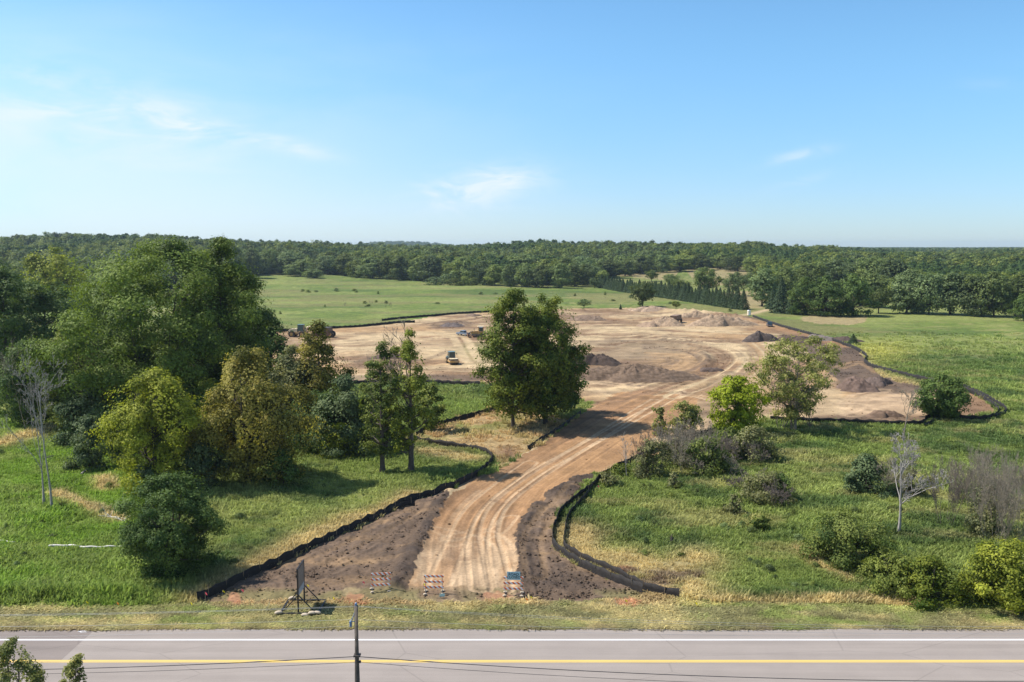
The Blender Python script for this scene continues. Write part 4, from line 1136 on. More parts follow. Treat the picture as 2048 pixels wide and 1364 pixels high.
# right hand tree line
for (px, py, top, w, me, lb, hs, ws) in [
        (1562, 626, 556, 44, PINEM, 'grey green pine at the left end of the dark maple row', 14, 8.4),
        (1584, 628, 580, 34, PINEM, 'small dark spruce in front of the dark maple row', 14, 8.4),
        (1545, 618, 575, 30, PINEM, 'slim pine beside the gate track', 14, 8.4),
        (1612, 630, 556, 70, DARKM, 'first dark rounded maple in the row beside the green field', 18, 17),
        (1652, 632, 553, 76, DARKM, 'second dark rounded maple in the row beside the green field', 18, 17),
        (1705, 632, 550, 84, DARKM, 'largest dark rounded maple at the right end of the row', 18, 17),
        (1757, 627, 576, 48, OAKM, 'small dark oak standing right of the maple row', 12, 14),
        (1740, 615, 548, 60, MID[3], 'greyish tree behind the gap right of the maple row', 18, 12),
        (1812, 626, 541, 84, MID[0], 'tall feathery cottonwood, leftmost of the right hand line', 18, 15),
        (1858, 628, 548, 80, MID[2], 'second cottonwood of the right hand line', 18, 17),
        (1900, 629, 547, 70, MID[1], 'third cottonwood of the right hand line', 18, 13),
        (1945, 632, 552, 84, MID[2], 'fourth cottonwood of the right hand line', 18, 17),
        (1988, 634, 545, 78, MID[0], 'fifth cottonwood with yellowish top near the right edge', 18, 15),
        (2030, 632, 560, 70, MID[1], 'last cottonwood of the line at the right edge', 18, 13),
        (2052, 642, 584, 54, DARKM, 'small dense maple cut by the right edge of the photo', 18, 17),
        (1524, 612, 538, 62, MID[1], 'tall green tree at the head of the gate track', 18, 13),
        (1570, 600, 535, 70, MID[0], 'broad green tree behind the gate pine', 18, 15),
        (1620, 590, 528, 80, MID[2], 'high green crown behind the first dark maple', 18, 17),
        (1672, 585, 520, 80, MID[0], 'high green crown behind the second dark maple', 18, 15),
        (1740, 585, 516, 80, MID[2], 'high feathery crown behind the small dark oak', 18, 17),
        (1785, 590, 520, 70, MID[1], 'high feathery crown left of the first cottonwood', 18, 13),
        (1285, 613, 565, 52, OAKM, 'dark lone oak at the back edge of the dirt site', 12, 14),
        (1345, 574, 548, 36, OAKM, 'round oak in the dry hay field, left', 12, 14),
        (1412, 590, 536, 56, OAKM, 'large oak standing behind the spruce row', 12, 14),
        (1472, 592, 545, 50, OAKM, 'flat topped oak in the dry field near the gate', 12, 14),
        (1365, 590, 560, 40, OAKM, 'spreading oak above the middle of the spruce row', 12, 14),
        (1303, 563, 540, 26, OAKM, 'small oak on the upper hay field', 12, 14),
        (1500, 580, 548, 30, OAKM, 'small oak beside the gate track head', 12, 14),
        (1206, 573, 541, 28, MID[3], 'yellow green tree at the left end of the spruce row', 18, 12),
        (1189, 576, 556, 20, OAKM, 'low dark tree left of the spruce row', 12, 14),
        (1168, 616, 598, 28, OAKM, 'small round bush at the back edge of the site', 12, 14),
        (1352, 617, 602, 18, OAKM, 'tiny bush in the green strip behind the site', 12, 14),
        (1281, 614, 602, 12, OAKM, 'tiny dark bush at the foot of the lone oak', 12, 14),
        (1241, 618, 608, 7, PINEM, 'tiny dark sapling left of the lone oak', 14, 8.4),
        (1706, 690, 668, 26, PINEM, 'small conical evergreen by the right hand fence', 14, 8.4)]:
    put(me, px, py, top, w, lb, None, hs, ws)
# spruce windbreak
ends = [(1198, 574), (1250, 584), (1300, 591), (1360, 600), (1430, 611), (1486, 619)]
ex = smooth_line(ends, 14); L = np.concatenate([[0], np.cumsum(np.hypot(*np.diff(ex, axis=0).T))])
gp = [ground_pt(*q) for q in ends]
cum = [0]
for a, b in zip(gp[:-1], gp[1:]): cum.append(cum[-1] + (b - a).length)
nsp = 66
for i in range(nsp):
    t = i / (nsp - 1) * cum[-1]
    x = np.interp(t, cum, [q.x for q in gp]) + rngm.normal() * .5; y = np.interp(t, cum, [q.y for q in gp]) + rngm.normal() * .5
    o = link('spruce_tree', SPRUCE[i % 3], None, (x, y, float(height(np.array([x]), np.array([y]))[0]) - .1), rngm.uniform(0, 6.28))
    k = rngm.uniform(.85, 1.15); o.scale = (k * 1.1, k * 1.1, k * (.95 + .15 * t / cum[-1]))
    tag(o, 'dark green spruce in the straight windbreak row behind the dirt site', 'tree', 'spruces of the windbreak row')
# front of the far wood
front = [(470, 560, 490), (505, 556, 500), (540, 548, 500), (575, 548, 505), (600, 552, 520), (627, 556, 538), (655, 549, 512), (690, 552, 508), (712, 555, 520), (745, 557, 515), (775, 557, 512), (805, 560, 512), (835, 561, 516), (862, 563, 512),
         (895, 564, 528), (930, 566, 515), (965, 570, 522), (990, 571, 530), (1020, 573, 530), (1050, 574, 527), (1085, 575, 532), (1120, 576, 528), (1150, 573, 530), (1175, 570, 528), (1095, 570, 520), (1130, 565, 516), (1165, 562, 515), (1215, 556, 520), (1250, 552, 518), (1285, 548, 512),
         (1325, 545, 510), (1360, 543, 510), (1400, 540, 508), (1440, 538, 508), (1475, 542, 512), (1510, 548, 512), (1550, 555, 515), (660, 540, 503), (720, 542, 502), (790, 545, 502), (850, 548, 503), (910, 550, 505), (980, 553, 506), (1040, 556, 508), (560, 535, 497), (610, 538, 500)]
for i, (px, py, top) in enumerate(front):
    put(MID[i % 4], px, py, top, rngm.uniform(38, 60), 'dark green broadleaf tree in the front row of the far wood', 'trees along the front of the far wood', 18, (15, 13, 17, 12)[i % 4])
SCRUB = [tmpl('shrub', 330 + i, 5, 3.5, 900, .6, 'wood', prof='mound', base=0, nclump=16, clump=.4, stems=2) for i in range(3)]
scrub = [(870, 570, 553, 40), (890, 568, 548, 30), (910, 571, 556, 36), (905, 566, 545, 26), (930, 571, 552, 30), (945, 570, 555, 30), (760, 558, 548, 26), (735, 556, 546, 26), (780, 559, 549, 30), (820, 560, 550, 34), (845, 561, 549, 30), (700, 553, 543, 20), (1020, 573, 556, 30), (1010, 568, 548, 30), (1115, 576, 566, 24), (1055, 574, 560, 24), (625, 556, 538, 22), (980, 571, 566, 10)]
for i, (px, py, top, w) in enumerate(scrub):
    put(SCRUB[i % 3], px, py, top, w, 'low rounded shrub at the edge of meadow below the far wood', 'shrubs below the far wood', 5, 7, 'bush')
tiny = [(605, 583), (615, 585), (632, 584), (673, 583), (708, 582), (713, 585), (756, 588), (730, 607), (738, 612), (752, 605), (772, 607), (735, 613), (875, 608), (962, 589), (991, 588), (548, 625), (560, 628), (540, 632), (650, 614), (1150, 592), (1210, 590), (1260, 595), (1225, 602), (1000, 600), (1340, 608), (1460, 623)]
for i, (px, py) in enumerate(tiny):
    put(SCRUB[i % 3], px, py, py - rngm.uniform(3, 7), rngm.uniform(6, 14), 'tiny dark shrub dotted in the meadow behind the dirt site', 'tiny shrubs in the back meadow', 5, 7, 'bush')
for i in range(100):
    k = 0
    while True:
        px = rngm.uniform(1150, 1960); py = rngm.uniform(960, 1190)
        if i < 30: px = rngm.uniform(0, 800); py = rngm.uniform(905, 1180)
        if px > (1240 if py < 1120 else 1450) or px < 640 - (py - 1000) * 1.3: break
    put(SCRUB[i % 3], px, py, py - rngm.uniform(6, 16), rngm.uniform(10, 30), 'small weedy tuft bush growing in the near meadow', 'weed tufts in the near meadow', 5, 7, 'bush')

# ---------------------------------------------------------------- masses nobody could count: far wood, grass
def lib(name, objs):
    c = bpy.data.collections.new(name)
    for i, me in enumerate(objs):
        o = bpy.data.objects.new('%s_%02d' % (name, i), me); c.objects.link(o)
    return c
def scatter(name, coll, P, rz, S, idx, label, cat, extra=None):
    me = bpy.data.meshes.new(name)
    me.vertices.add(len(P)); me.vertices.foreach_set('co', np.ascontiguousarray(P, np.float32).ravel())
    def at(n, t, a, f='value'):
        q = me.attributes.new(n, t, 'POINT'); q.data.foreach_set(f, np.ascontiguousarray(a).ravel())
    at('rz', 'FLOAT', rz.astype(np.float32)); at('idx', 'INT', idx.astype(np.int32)); at('sc', 'FLOAT_VECTOR', S.astype(np.float32), 'vector')
    if extra is not None: at('gcol', 'FLOAT_COLOR', extra.astype(np.float32), 'color')
    o = link(name, me)
    tr = bpy.data.node_groups.new(name, 'GeometryNodeTree')
    tr.interface.new_socket('Geometry', in_out='INPUT', socket_type='NodeSocketGeometry')
    tr.interface.new_socket('Geometry', in_out='OUTPUT', socket_type='NodeSocketGeometry')
    g = N(tr)
    gi = g.new('NodeGroupInput'); go = g.new('NodeGroupOutput'); ip = g.new('GeometryNodeInstanceOnPoints'); ci = g.new('GeometryNodeCollectionInfo')
    ci.inputs['Collection'].default_value = coll; ci.inputs['Separate Children'].default_value = True; ci.inputs['Reset Children'].default_value = True
    def na(n, t):
        q = g.new('GeometryNodeInputNamedAttribute', data_type=t); q.inputs[0].default_value = n
        return [s for s in q.outputs if s.enabled and s.name == 'Attribute'][0]
    cx = g.new('ShaderNodeCombineXYZ'); g.link(na('rz', 'FLOAT'), cx.inputs[2])
    g.link(gi.outputs[0], ip.inputs['Points']); g.link(ci.outputs[0], ip.inputs['Instance'])
    ip.inputs['Pick Instance'].default_value = True
    g.link(na('idx', 'INT'), ip.inputs['Instance Index']); g.link(na('sc', 'FLOAT_VECTOR'), ip.inputs['Scale'])
    g.link(cx.outputs[0], ip.inputs['Rotation'])
    g.link(ip.outputs[0], go.inputs[0])
    md = o.modifiers.new('scatter', 'NODES'); md.node_group = tr
    return tag(o, label, cat, None, 'stuff')
FAR = [tmpl('far_tree', 340 + i, 16, (7, 6, 8, 6.5)[i], 1500, 1.5, ('wood', 'wood', 'mid', 'dark')[i], prof=('dome', 'egg', 'vase', 'round')[i], base=.0, nclump=28, clump=.33, branchy=.1) for i in range(4)]
rngf = np.random.default_rng(77)
n = 26000
D = np.sqrt(rngf.uniform(520 ** 2, 2400 ** 2, n)); D = np.where(rngf.uniform(size=n) < .35, rngf.uniform(560, 1300, n), D)
u = rngf.uniform(-.72, .72, n)
X = u * D; Y = D.copy()
Hh = height(X, Y); PX, PY = to_px(X, Y, Hh)
edge = np.interp(PX, [0, 180, 470, 540, 690, 760, 900, 980, 1080, 1180, 1200, 1240, 1345, 1480, 1520, 1540, 1760, 1800, 2048], [600, 600, 560, 545, 549, 554, 561, 566, 570, 570, 556, 548, 541, 533, 545, 590, 585, 600, 606])
edge = edge + 3 * (fbm(X / 40, Y * 0, 401, 3) - .5)
thin = vnoise(X / 60, Y / 90, 402) > .08
keep = (PY < edge) & (D > 520) & thin & (rngf.uniform(size=n) < np.where(D > 1500, .8, 1))
X, Y, Hh, D = X[keep], Y[keep], Hh[keep], D[keep]
k = rngf.uniform(.62, 1.22, len(X)) * (1 + .9 * (fbm(X / 90, Y / 120, 403, 2) - .5)) * np.where(X / Y > .28, .88, 1)
n2 = 18000
D2 = rngf.uniform(2300, 5600, n2); X2 = rngf.uniform(-.7, .7, n2) * D2; H2 = height(X2, D2)
X = np.concatenate([X, X2]); Y = np.concatenate([Y, D2]); Hh = np.concatenate([Hh, H2]); k = np.concatenate([k, rngf.uniform(1, 1.5, n2)])
scatter('far_wood', lib('far_tree', FAR), np.stack([X, Y, Hh - .4], 1), rngf.uniform(0, 6.28, len(X)), np.stack([k * 1.05, k * 1.05, k * .92], 1), np.clip(np.floor((fbm(X / 75, Y / 110, 404, 2) - .32) * 9 + rngf.uniform(0, 1.6, len(X))), 0, 3),
        'dense dark green deciduous wood rolling to the horizon', 'wood')

# grass
def mat_blade():
    m, g, out = mat_new('grass_blade')
    at = g.new('ShaderNodeAttribute', attribute_name='gcol'); at.attribute_type = 'INSTANCER'
    tt = g.new('ShaderNodeAttribute', attribute_name='tint')
    v = g.vmath('SCALE', at.outputs['Color']); g.link(g.mapr(tt.outputs['Fac'], 0, 1, .62, 1.42), v.node.inputs['Scale'])
    p = g.new('ShaderNodeBsdfPrincipled'); p.inputs['Roughness'].default_value = .6; p.inputs['Specular IOR Level'].default_value = .2
    t = g.new('ShaderNodeBsdfTranslucent'); g.link(v, p.inputs['Base Color']); g.link(v, t.inputs['Color'])
    mx = g.new('ShaderNodeMixShader'); mx.inputs[0].default_value = .45
    g.link(p.outputs[0], mx.inputs[1]); g.link(t.outputs[0], mx.inputs[2]); g.link(mx.outputs[0], out.inputs[0])
    return m
M['blade'] = mat_blade()
def tuft(seed, nb, h, r):
    rng = np.random.default_rng(seed)
    a = rng.uniform(0, 6.28, nb); q = rng.uniform(0, 1, nb) ** .6 * r
    B = np.stack([np.cos(a) * q, np.sin(a) * q, np.zeros(nb) - .05], 1)
    a2 = rng.uniform(0, 6.28, nb); ln = h * rng.uniform(.5, 1.15, nb); bend = rng.uniform(.15, .8, nb)
    dirv = np.stack([np.cos(a2), np.sin(a2), np.zeros(nb)], 1)
    mid = B + dirv * (bend * ln * .3)[:, None] + np.array([0, 0, 1]) * (ln * .6)[:, None]
    tip = B + dirv * (bend * ln * .95)[:, None] + np.array([0, 0, 1]) * (ln * (1.0 - .35 * bend))[:, None]
    w = np.stack([-np.sin(a2), np.cos(a2), np.zeros(nb)], 1) * .035 * rng.uniform(.6, 1.4, nb)[:, None]
    V = np.stack([B - w, B + w, mid + w * .9, mid - w * .9, tip + w * .15, tip - w * .15], 1).reshape(-1, 3)
    i = np.arange(nb)[:, None] * 6
    F = np.concatenate([i + np.array([[0, 1, 2, 3]]), i + np.array([[3, 2, 4, 5]])])
    return mesh_np('tuft', V, F, M['blade'], False, None, {'tint': ('FLOAT', np.repeat(np.clip(rng.normal(.5, .28, nb), 0, 1), 6))})
TUFT = [tuft(500 + i, 26, (.42, .5, .6, .34)[i], (.36, .45, .4, .5)[i]) for i in range(4)]
rngg = np.random.default_rng(99)
n = 170000
y = YE + .15 + (330 - YE) * rngg.uniform(0, 1, n) ** 1.8
x = rngg.uniform(-.64, .64, n) * y
z, c, r = ground_paint(x, y)
px, py = to_px(x, y)
keep = ((z == 0) | ((z == 3) & (rngg.uniform(size=n) < np.where((px > 420) & (px < 1360) & (y > 76), .4, .95)))) & (rngg.uniform(size=n) < .45 + .55 * fbm(x / 5, y / 5, 501, 3))
keep &= ~((px > 405) & (px < 1345) & (py > 1172) & (z == 0) & (rngg.uniform(size=n) < .93))
keep &= rngg.uniform(size=n) < sstep(330, 150, y) * .9 + .1
keep &= ~(in_poly(px, py, POCKET) & (rngg.uniform(size=n) < .75))
x, y, c, z = x[keep], y[keep], c[keep], z[keep]
k = rngg.uniform(.7, 1.3, len(x)) * (.35 + 1.3 * fbm(x / 7, y / 7, 502, 4)) * (1 + sstep(110, 230, y) * .6)
tall = np.exp(-((y - 78.4) / .9) ** 2) * (np.abs(x) > 19) * (z == 0)
kz = k * np.where(z == 3, .42, 1) * (.5 + .5 * sstep(YE + .5, 78.4, y)) * (1 + .8 * tall)
c = c * np.where((z == 3)[:, None], .8 + .7 * vnoise(x / .5, y / .35, 777)[:, None], 1)
c = c * (1.0 + .75 * (fbm(x / 2.6, y / 2.6, 503, 4) - .5))[:, None] * 2.0
scatter('grass', lib('tuft', TUFT), np.stack([x, y, height(x, y)], 1), rngg.uniform(0, 6.28, len(x)), np.stack([k, k, kz], 1), rngg.integers(0, 4, len(x)), 'rough uncut meadow grass around the haul road', 'grass',
        np.concatenate([c, np.ones((len(x), 1))], 1))
# ================================================================ objects
M['fabric'] = mat_simple('silt_fabric', (0.014, 0.012, 0.011), 0.8, 0.3, 3, spec=0.35, dirt=((0.06, 0.045, 0.035), .3))
M['stake_wood'] = mat_simple('stake_wood', (0.26, 0.19, 0.12), 0.9, 0.3, 4)
M['pale_wood'] = mat_simple('pale_wood', (0.62, 0.5, 0.33), 0.85, 0.15, 6)
M['pole_wood'] = mat_simple('pole_wood', (0.085, 0.073, 0.062), 0.9, 0.3, 5, bump=0.5)
M['steel_black'] = mat_simple('steel_black', (0.02, 0.018, 0.017), 0.5, 0.25, 5, spec=0.4)
M['wire_pale'] = mat_simple('wire_pale', (0.42, 0.42, 0.42), 0.45, 0.1, 5, metal=.3)
M['wire_dark'] = mat_simple('wire_dark', (0.035, 0.033, 0.033), 0.6, 0.15, 5)
M['insulator'] = mat_simple('insulator', (0.16, 0.24, 0.38), 0.3, 0.2, 12, spec=.6)
M['galv'] = mat_simple('galvanised', (0.42, 0.43, 0.44), 0.45, 0.15, 8, metal=.6)
M['sandbag'] = mat_simple('sandbag', (0.45, 0.37, 0.27), 0.9, 0.15, 14, bump=.4)
M['sign_blue'] = mat_simple('sign_panel', (0.36, 0.54, 0.62), 0.5, 0.08, 6)
M['sign_text'] = mat_simple('sign_text', (0.01, 0.03, 0.045), 0.6, 0.1, 6)
M['board_back'] = mat_simple('board_back', (0.20, 0.165, 0.145), 0.85, 0.2, 3)
M['board_grey'] = mat_simple('board_grey', (0.34, 0.36, 0.38), 0.7, 0.12, 3)
M['yellow_metal'] = mat_simple('machine_yellow', (0.46, 0.27, 0.075), 0.5, 0.15, 2.5, spec=.4, dirt=((.33, .25, .17), .7))
M['cream_metal'] = mat_simple('machine_cream', (0.74, 0.60, 0.38), 0.5, 0.1, 2.5, dirt=((.40, .31, .2), .5))
M['rust'] = mat_simple('rusty_steel', (0.14, 0.075, 0.045), 0.7, 0.35, 4)
M['dark_steel'] = mat_simple('dark_steel', (0.045, 0.04, 0.04), 0.6, 0.3, 4, dirt=((.2, .15, .1), .5))
M['glass'] = mat_simple('dark_glass', (0.02, 0.045, 0.05), 0.12, 0.2, 2, spec=.8)
M['rubber'] = mat_simple('rubber', (0.022, 0.02, 0.019), 0.85, 0.3, 6, dirt=((.22, .17, .12), .6))
M['car_blue'] = mat_simple('car_silver_blue', (0.20, 0.25, 0.32), 0.3, 0.08, 2, metal=.35, spec=.6)
M['car_dark'] = mat_simple('car_dark_blue', (0.04, 0.055, 0.08), 0.3, 0.1, 2, metal=.2, spec=.6)
M['tonneau'] = mat_simple('tonneau', (0.03, 0.04, 0.05), 0.6, 0.1, 3)
M['red_lamp'] = mat_simple('red_lamp', (0.5, 0.03, 0.02), 0.3, 0.1, 5)
M['white_lamp'] = mat_simple('clear_lamp', (0.8, 0.8, 0.78), 0.2, 0.05, 5)
M['teal'] = mat_simple('cab_teal', (0.10, 0.17, 0.18), 0.45, 0.15, 3)
M['toilet_tan'] = mat_simple('toilet_tan', (0.62, 0.55, 0.45), 0.6, 0.08, 3)
M['toilet_white'] = mat_simple('toilet_white', (0.8, 0.8, 0.78), 0.5, 0.05, 3)
M['flag_pink'] = mat_simple('flag_pink', (0.95, 0.12, 0.16), 0.6, 0.05, 6)
M['flag_yellow'] = mat_simple('flag_yellow', (0.9, 0.72, 0.02), 0.6, 0.05, 6)
M['flag_orange'] = mat_simple('flag_orange', (0.95, 0.30, 0.04), 0.6, 0.05, 6)
M['dust_brown'] = mat_simple('dusty_brown', (0.20, 0.135, 0.095), 0.8, 0.25, 3)
def gz(x, y): return float(height(np.array([x]), np.array([y]))[0])

# ---------------------------------------------------------------- silt fences
def fence(pts, h, label, stakes=True, sp=2.4, lean=0.1, seed=0, slump=0.0, w=0.02):
    rng = np.random.default_rng(900 + seed)
    g = np.array([[q.x, q.y] for q in (ground_pt(*p) for p in pts)])
    g = smooth_line(g, 10)
    L = np.concatenate([[0], np.cumsum(np.hypot(*np.diff(g, axis=0).T))])
    n = max(8, int(L[-1] / .45))
    t = np.linspace(0, L[-1], n)
    x = np.interp(t, L, g[:, 0]); y = np.interp(t, L, g[:, 1])
    tx = np.gradient(x); ty = np.gradient(y); k = np.hypot(tx, ty); nx, ny = -ty / k, tx / k
    wob = .16 * (fbm(t / 2.2, t * 0 + seed, 5, 3) - .5)
    x = x + nx * wob; y = y + ny * wob
    z = height(x, y)
    sag = np.abs(np.sin(np.pi * t / sp)) ** .8 * (.5 + 1.0 * vnoise(t / sp, t * 0, 33 + seed))
    hh = h * (1 - .16 * (1 - sag) * 0 - .24 * sag * rng.uniform(.7, 1.1, n)) * (1 - slump * fbm(t / 4, t * 0, 60 + seed, 2))
    ln = lean * h * (1 + 1.2 * (fbm(t / 3, t * 0, 70 + seed, 2) - .5))
    rows = []
    lv = [(-.12, 0), (.0, .02), (.5, .10 * 1), (1.0, 0)]
    for side in (1, -1):
        for f, bul in (lv if side == 1 else lv[::-1]):
            o = side * w / 2 + ln * max(0, f) + bul * h * .35 * (sag - .5) * 1.0
            rows.append(np.stack([x + nx * o, y + ny * o, z + np.where(f < 0, f, f * hh)], 1))
    # soil-side skirt is part of the same ribbon loop
    R_ = len(rows); V = np.stack(rows, 1).reshape(-1, 3)
    i = np.arange(n - 1)[:, None] * R_; k0 = np.arange(R_)[None, :]; k1 = (k0 + 1) % R_
    F = np.stack([i + k0, i + k1, i + R_ + k1, i + R_ + k0], -1).reshape(-1, 4)
    V = np.concatenate([V]); 
    mid = len(x) // 2
    base = Vector((x[mid], y[mid], z[mid]))
    root = empty('silt_fence', base)
    tag(root, label, 'fence')
    link('fabric', mesh_np('fabric', V - np.array(base), F, M['fabric'], True), root)
    if stakes:
        ts = np.arange(sp / 2, L[-1], sp)
        if len(ts) > 95: ts = np.linspace(sp / 2, L[-1], 95)
        for tt in ts:
            j = int(np.argmin(np.abs(t - tt)))
            s = MB().box((0, 0, .5), (.045, .045, 1.25 + rng.uniform(-.08, .12)), rx=rng.normal() * .05, ry=rng.normal() * .05)
            o = s.build('stake', M['stake_wood'], root)
            o.location = Vector((x[j] + nx[j] * .06, y[j] + ny[j] * .06, z[j])) - base
    return root
fence([(395, 1205), (440, 1184), (500, 1155), (570, 1122), (640, 1089), (740, 1043), (820, 1004), (880, 985), (930, 965), (965, 944), (984, 925), (978, 910), (955, 902), (905, 894), (832, 882)], 1.0, 'long black silt fence from the road verge up the left side of the haul road', seed=1)
fence([(740, 1046), (770, 1030), (800, 1016), (830, 1010)], .7, 'short second black silt fence doubling the middle of the long left fence', seed=2, stakes=True)
fence([(975, 938), (986, 922), (979, 909), (940, 898)], .8, 'short inner black silt fence at the bend by the slim pair of trees', seed=3)
fence([(834, 874), (858, 858), (900, 846), (945, 834), (1012, 816)], 1.0, 'black silt fence curving behind the straw pocket left of centre trees', seed=4)
fence([(1056, 900), (1085, 880), (1120, 858), (1162, 828)], .75, 'low black silt fence in the shade along the haul road under the centre trees', seed=5)
fence([(1198, 962), (1180, 978), (1163, 990), (1140, 1010), (1122, 1026), (1110, 1050), (1105, 1070), (1106, 1094), (1125, 1110), (1160, 1132), (1210, 1156), (1250, 1172), (1285, 1186)], .95, 'inner black silt fence of the right hand pair beside the dark topsoil', seed=6)
fence([(1252, 930), (1225, 942), (1200, 957), (1186, 975), (1172, 996), (1150, 1020), (1137, 1036), (1130, 1060), (1127, 1095), (1142, 1108), (1180, 1128), (1235, 1152), (1268, 1170), (1300, 1184), (1358, 1196)], .95, 'outer black silt fence of the right hand pair beside the green meadow', seed=7)
fence([(1505, 634), (1560, 653), (1625, 671), (1690, 691), (1722, 706), (1733, 716), (1728, 724), (1745, 735), (1790, 747), (1850, 762), (1905, 770), (1950, 786), (1990, 808), (2012, 826), (1990, 838)], 1.15, 'longest black silt fence curving along the whole right edge of the site', False, seed=8)
fence([(1905, 773), (1950, 790), (1985, 812), (1996, 826), (1980, 838), (1930, 840), (1868, 836)], 1.1, 'inner black silt fence loop around the tip of the site at far right', False, seed=9)
fence([(1868, 834), (1850, 840), (1842, 850), (1790, 851), (1720, 848), (1620, 845), (1540, 842)], 1.1, 'black silt fence along the lower edge of the right dirt field', False, seed=10)
fence([(1870, 836), (1862, 848), (1848, 856)], 1.0, 'short black silt fence stub beside the dark round oak', False, seed=11)
fence([(480, 664), (560, 663), (690, 656), (790, 647), (830, 645)], 1.1, 'thin black silt fence along the back left edge of the site', False, seed=12)
fence([(764, 642), (800, 638), (860, 633), (920, 628), (985, 624)], 1.1, 'black silt fence at the back of the site left of the centre trees', False, seed=13)
fence([(690, 769), (760, 768), (870, 768), (960, 771)], 1.1, 'black silt fence between the left dirt area and the green pocket of grass', False, seed=14)
fence([(1250, 930), (1300, 908), (1360, 884), (1412, 868), (1450, 850)], .9, 'black silt fence mostly hidden behind the brush beside the haul road', False, seed=15)

# ---------------------------------------------------------------- soil piles
def pile(px, py, w, h, rgb, label, seed, ratio=.75, rough=.5, name='soil_pile', rz=0.0):
    p = ground_pt(px, py)
    nr, na = 34, 90
    r = np.linspace(0, 1, nr)[:, None]; a = np.arange(na)[None, :] * 2 * math.pi / na
    R0 = w / 2 * (1 + .22 * np.sin(2 * a + seed) + .15 * np.sin(3 * a + seed * 2.1) + .08 * np.sin(7 * a + seed))
    x = R0 * r * np.cos(a); y = R0 * r * np.sin(a) * ratio
    z = h * .92 * (1 - r ** 2.0) ** 1.15 * (.55 + .75 * fbm(x / (w * .2) + seed, y / (w * .2), 600 + seed, 3)) + (.25 + .9 * rough) * h * .45 * (fbm(x / .8 + seed, y / .8, 620 + seed, 4, .65) - .5) * (1 - r ** 4) - .15 * r ** 6 * 1.4
    gx = p.x + x * math.cos(rz) - y * math.sin(rz); gy = p.y + x * math.sin(rz) + y * math.cos(rz)
    z = z + height(gx, gy) - p.z
    V = np.stack([x, y, z], -1).reshape(-1, 3)
    i = np.arange(nr - 1)[:, None] * na; k = np.arange(na)[None, :]; k2 = (k + 1) % na
    F = np.stack([i + k, i + na + k, i + na + k2, i + k2], -1).reshape(-1, 4)
    key = 'pile_%d' % seed
    M[key] = mat_simple(key, rgb, .95, .35, 1.2, spec=.1, bump=.8, dirt=(tuple(c * .6 for c in rgb), .6))
    o = link(name, mesh_np(name, V, F, M[key], False), None, p, rz)
    return tag(o, label, 'soil pile')
DK = (.088, .064, .051); BR = (.165, .110, .075); PL = (.33, .235, .155); GR = (.20, .165, .145)
pile(1517, 682, 11, 3.4, (.105, .082, .07), 'dark grey soil pile in front of the dark pickup truck', 1)
pile(1638, 680, 11, 2.2, GR, 'pale grey smooth cone of gravelly soil right of the dark grey pile', 2, rough=.2)
pile(1598, 682, 14, 1.8, DK, 'low dark soil heap between the dark pile and pale cone', 3)
pile(1690, 682, 12, 1.5, DK, 'low dark soil heap right of the pale cone', 4)
pile(1712, 778, 10, 2.6, (.145, .10, .078), 'long brown clod pile above the right dirt field', 5, .9, .9, rz=.5)
pile(1752, 768, 8, 2.0, (.13, .095, .078), 'brown clod pile at the right end of the long one', 6, .8, .9)
pile(1765, 832, 7, 1.3, BR, 'small brown soil pile low in the right dirt field', 7)
pile(1195, 728, 12, 3.4, DK, 'dark soil pile beside the centre tree crown', 8)
pile(1268, 754, 30, 3.4, (.165, .115, .08), 'broad lumpy spoil mound spreading right of the centre trees', 21, .42, 1.0)
pile(1228, 752, 8, 1.8, (.14, .10, .08), 'lumpy eroded soil pile in front of the dark pile by the centre trees', 9, .7, 1.0)
pile(1170, 748, 8, 1.3, (.16, .115, .09), 'low lumpy soil pile touching the right side of centre tree', 10)
pile(1330, 650, 18, 3.6, PL, 'broad pale sand pile beside the dusty brown truck', 11, .7, .8)
pile(1300, 652, 13, 2.0, (.3, .21, .14), 'lower pale sand pile left of the broad one', 12)
pile(1440, 650, 26, 4.2, PL, 'long pale sand ridge left of the dark pickup', 13, .55, .8)
pile(1392, 634, 14, 2.8, PL, 'pale sand heap behind the dusty brown truck', 14, .6, .8)
pile(1295, 622, 16, 2.2, (.36, .26, .18), 'pale spoil heap under the dark lone oak', 15, .5, .9)
pile(1170, 640, 17, 2.4, (.22, .155, .11), 'brown spoil heap right of the centre tree top', 16, .6, .9)
pile(905, 652, 12, 1.5, (.13, .105, .095), 'grey rubble heap behind the silver blue pickup', 17, .6, 1.0)
pile(945, 632, 9, 1.2, (.2, .14, .1), 'small brown heap at the back fence left of centre trees', 18)
pile(775, 715, 10, 1.4, (.13, .09, .075), 'dark mound behind the slim pair of trees', 19)
pile(1425, 742, 6, 1.1, (.11, .08, .065), 'small dark ledge of soil inside the curved track', 20)

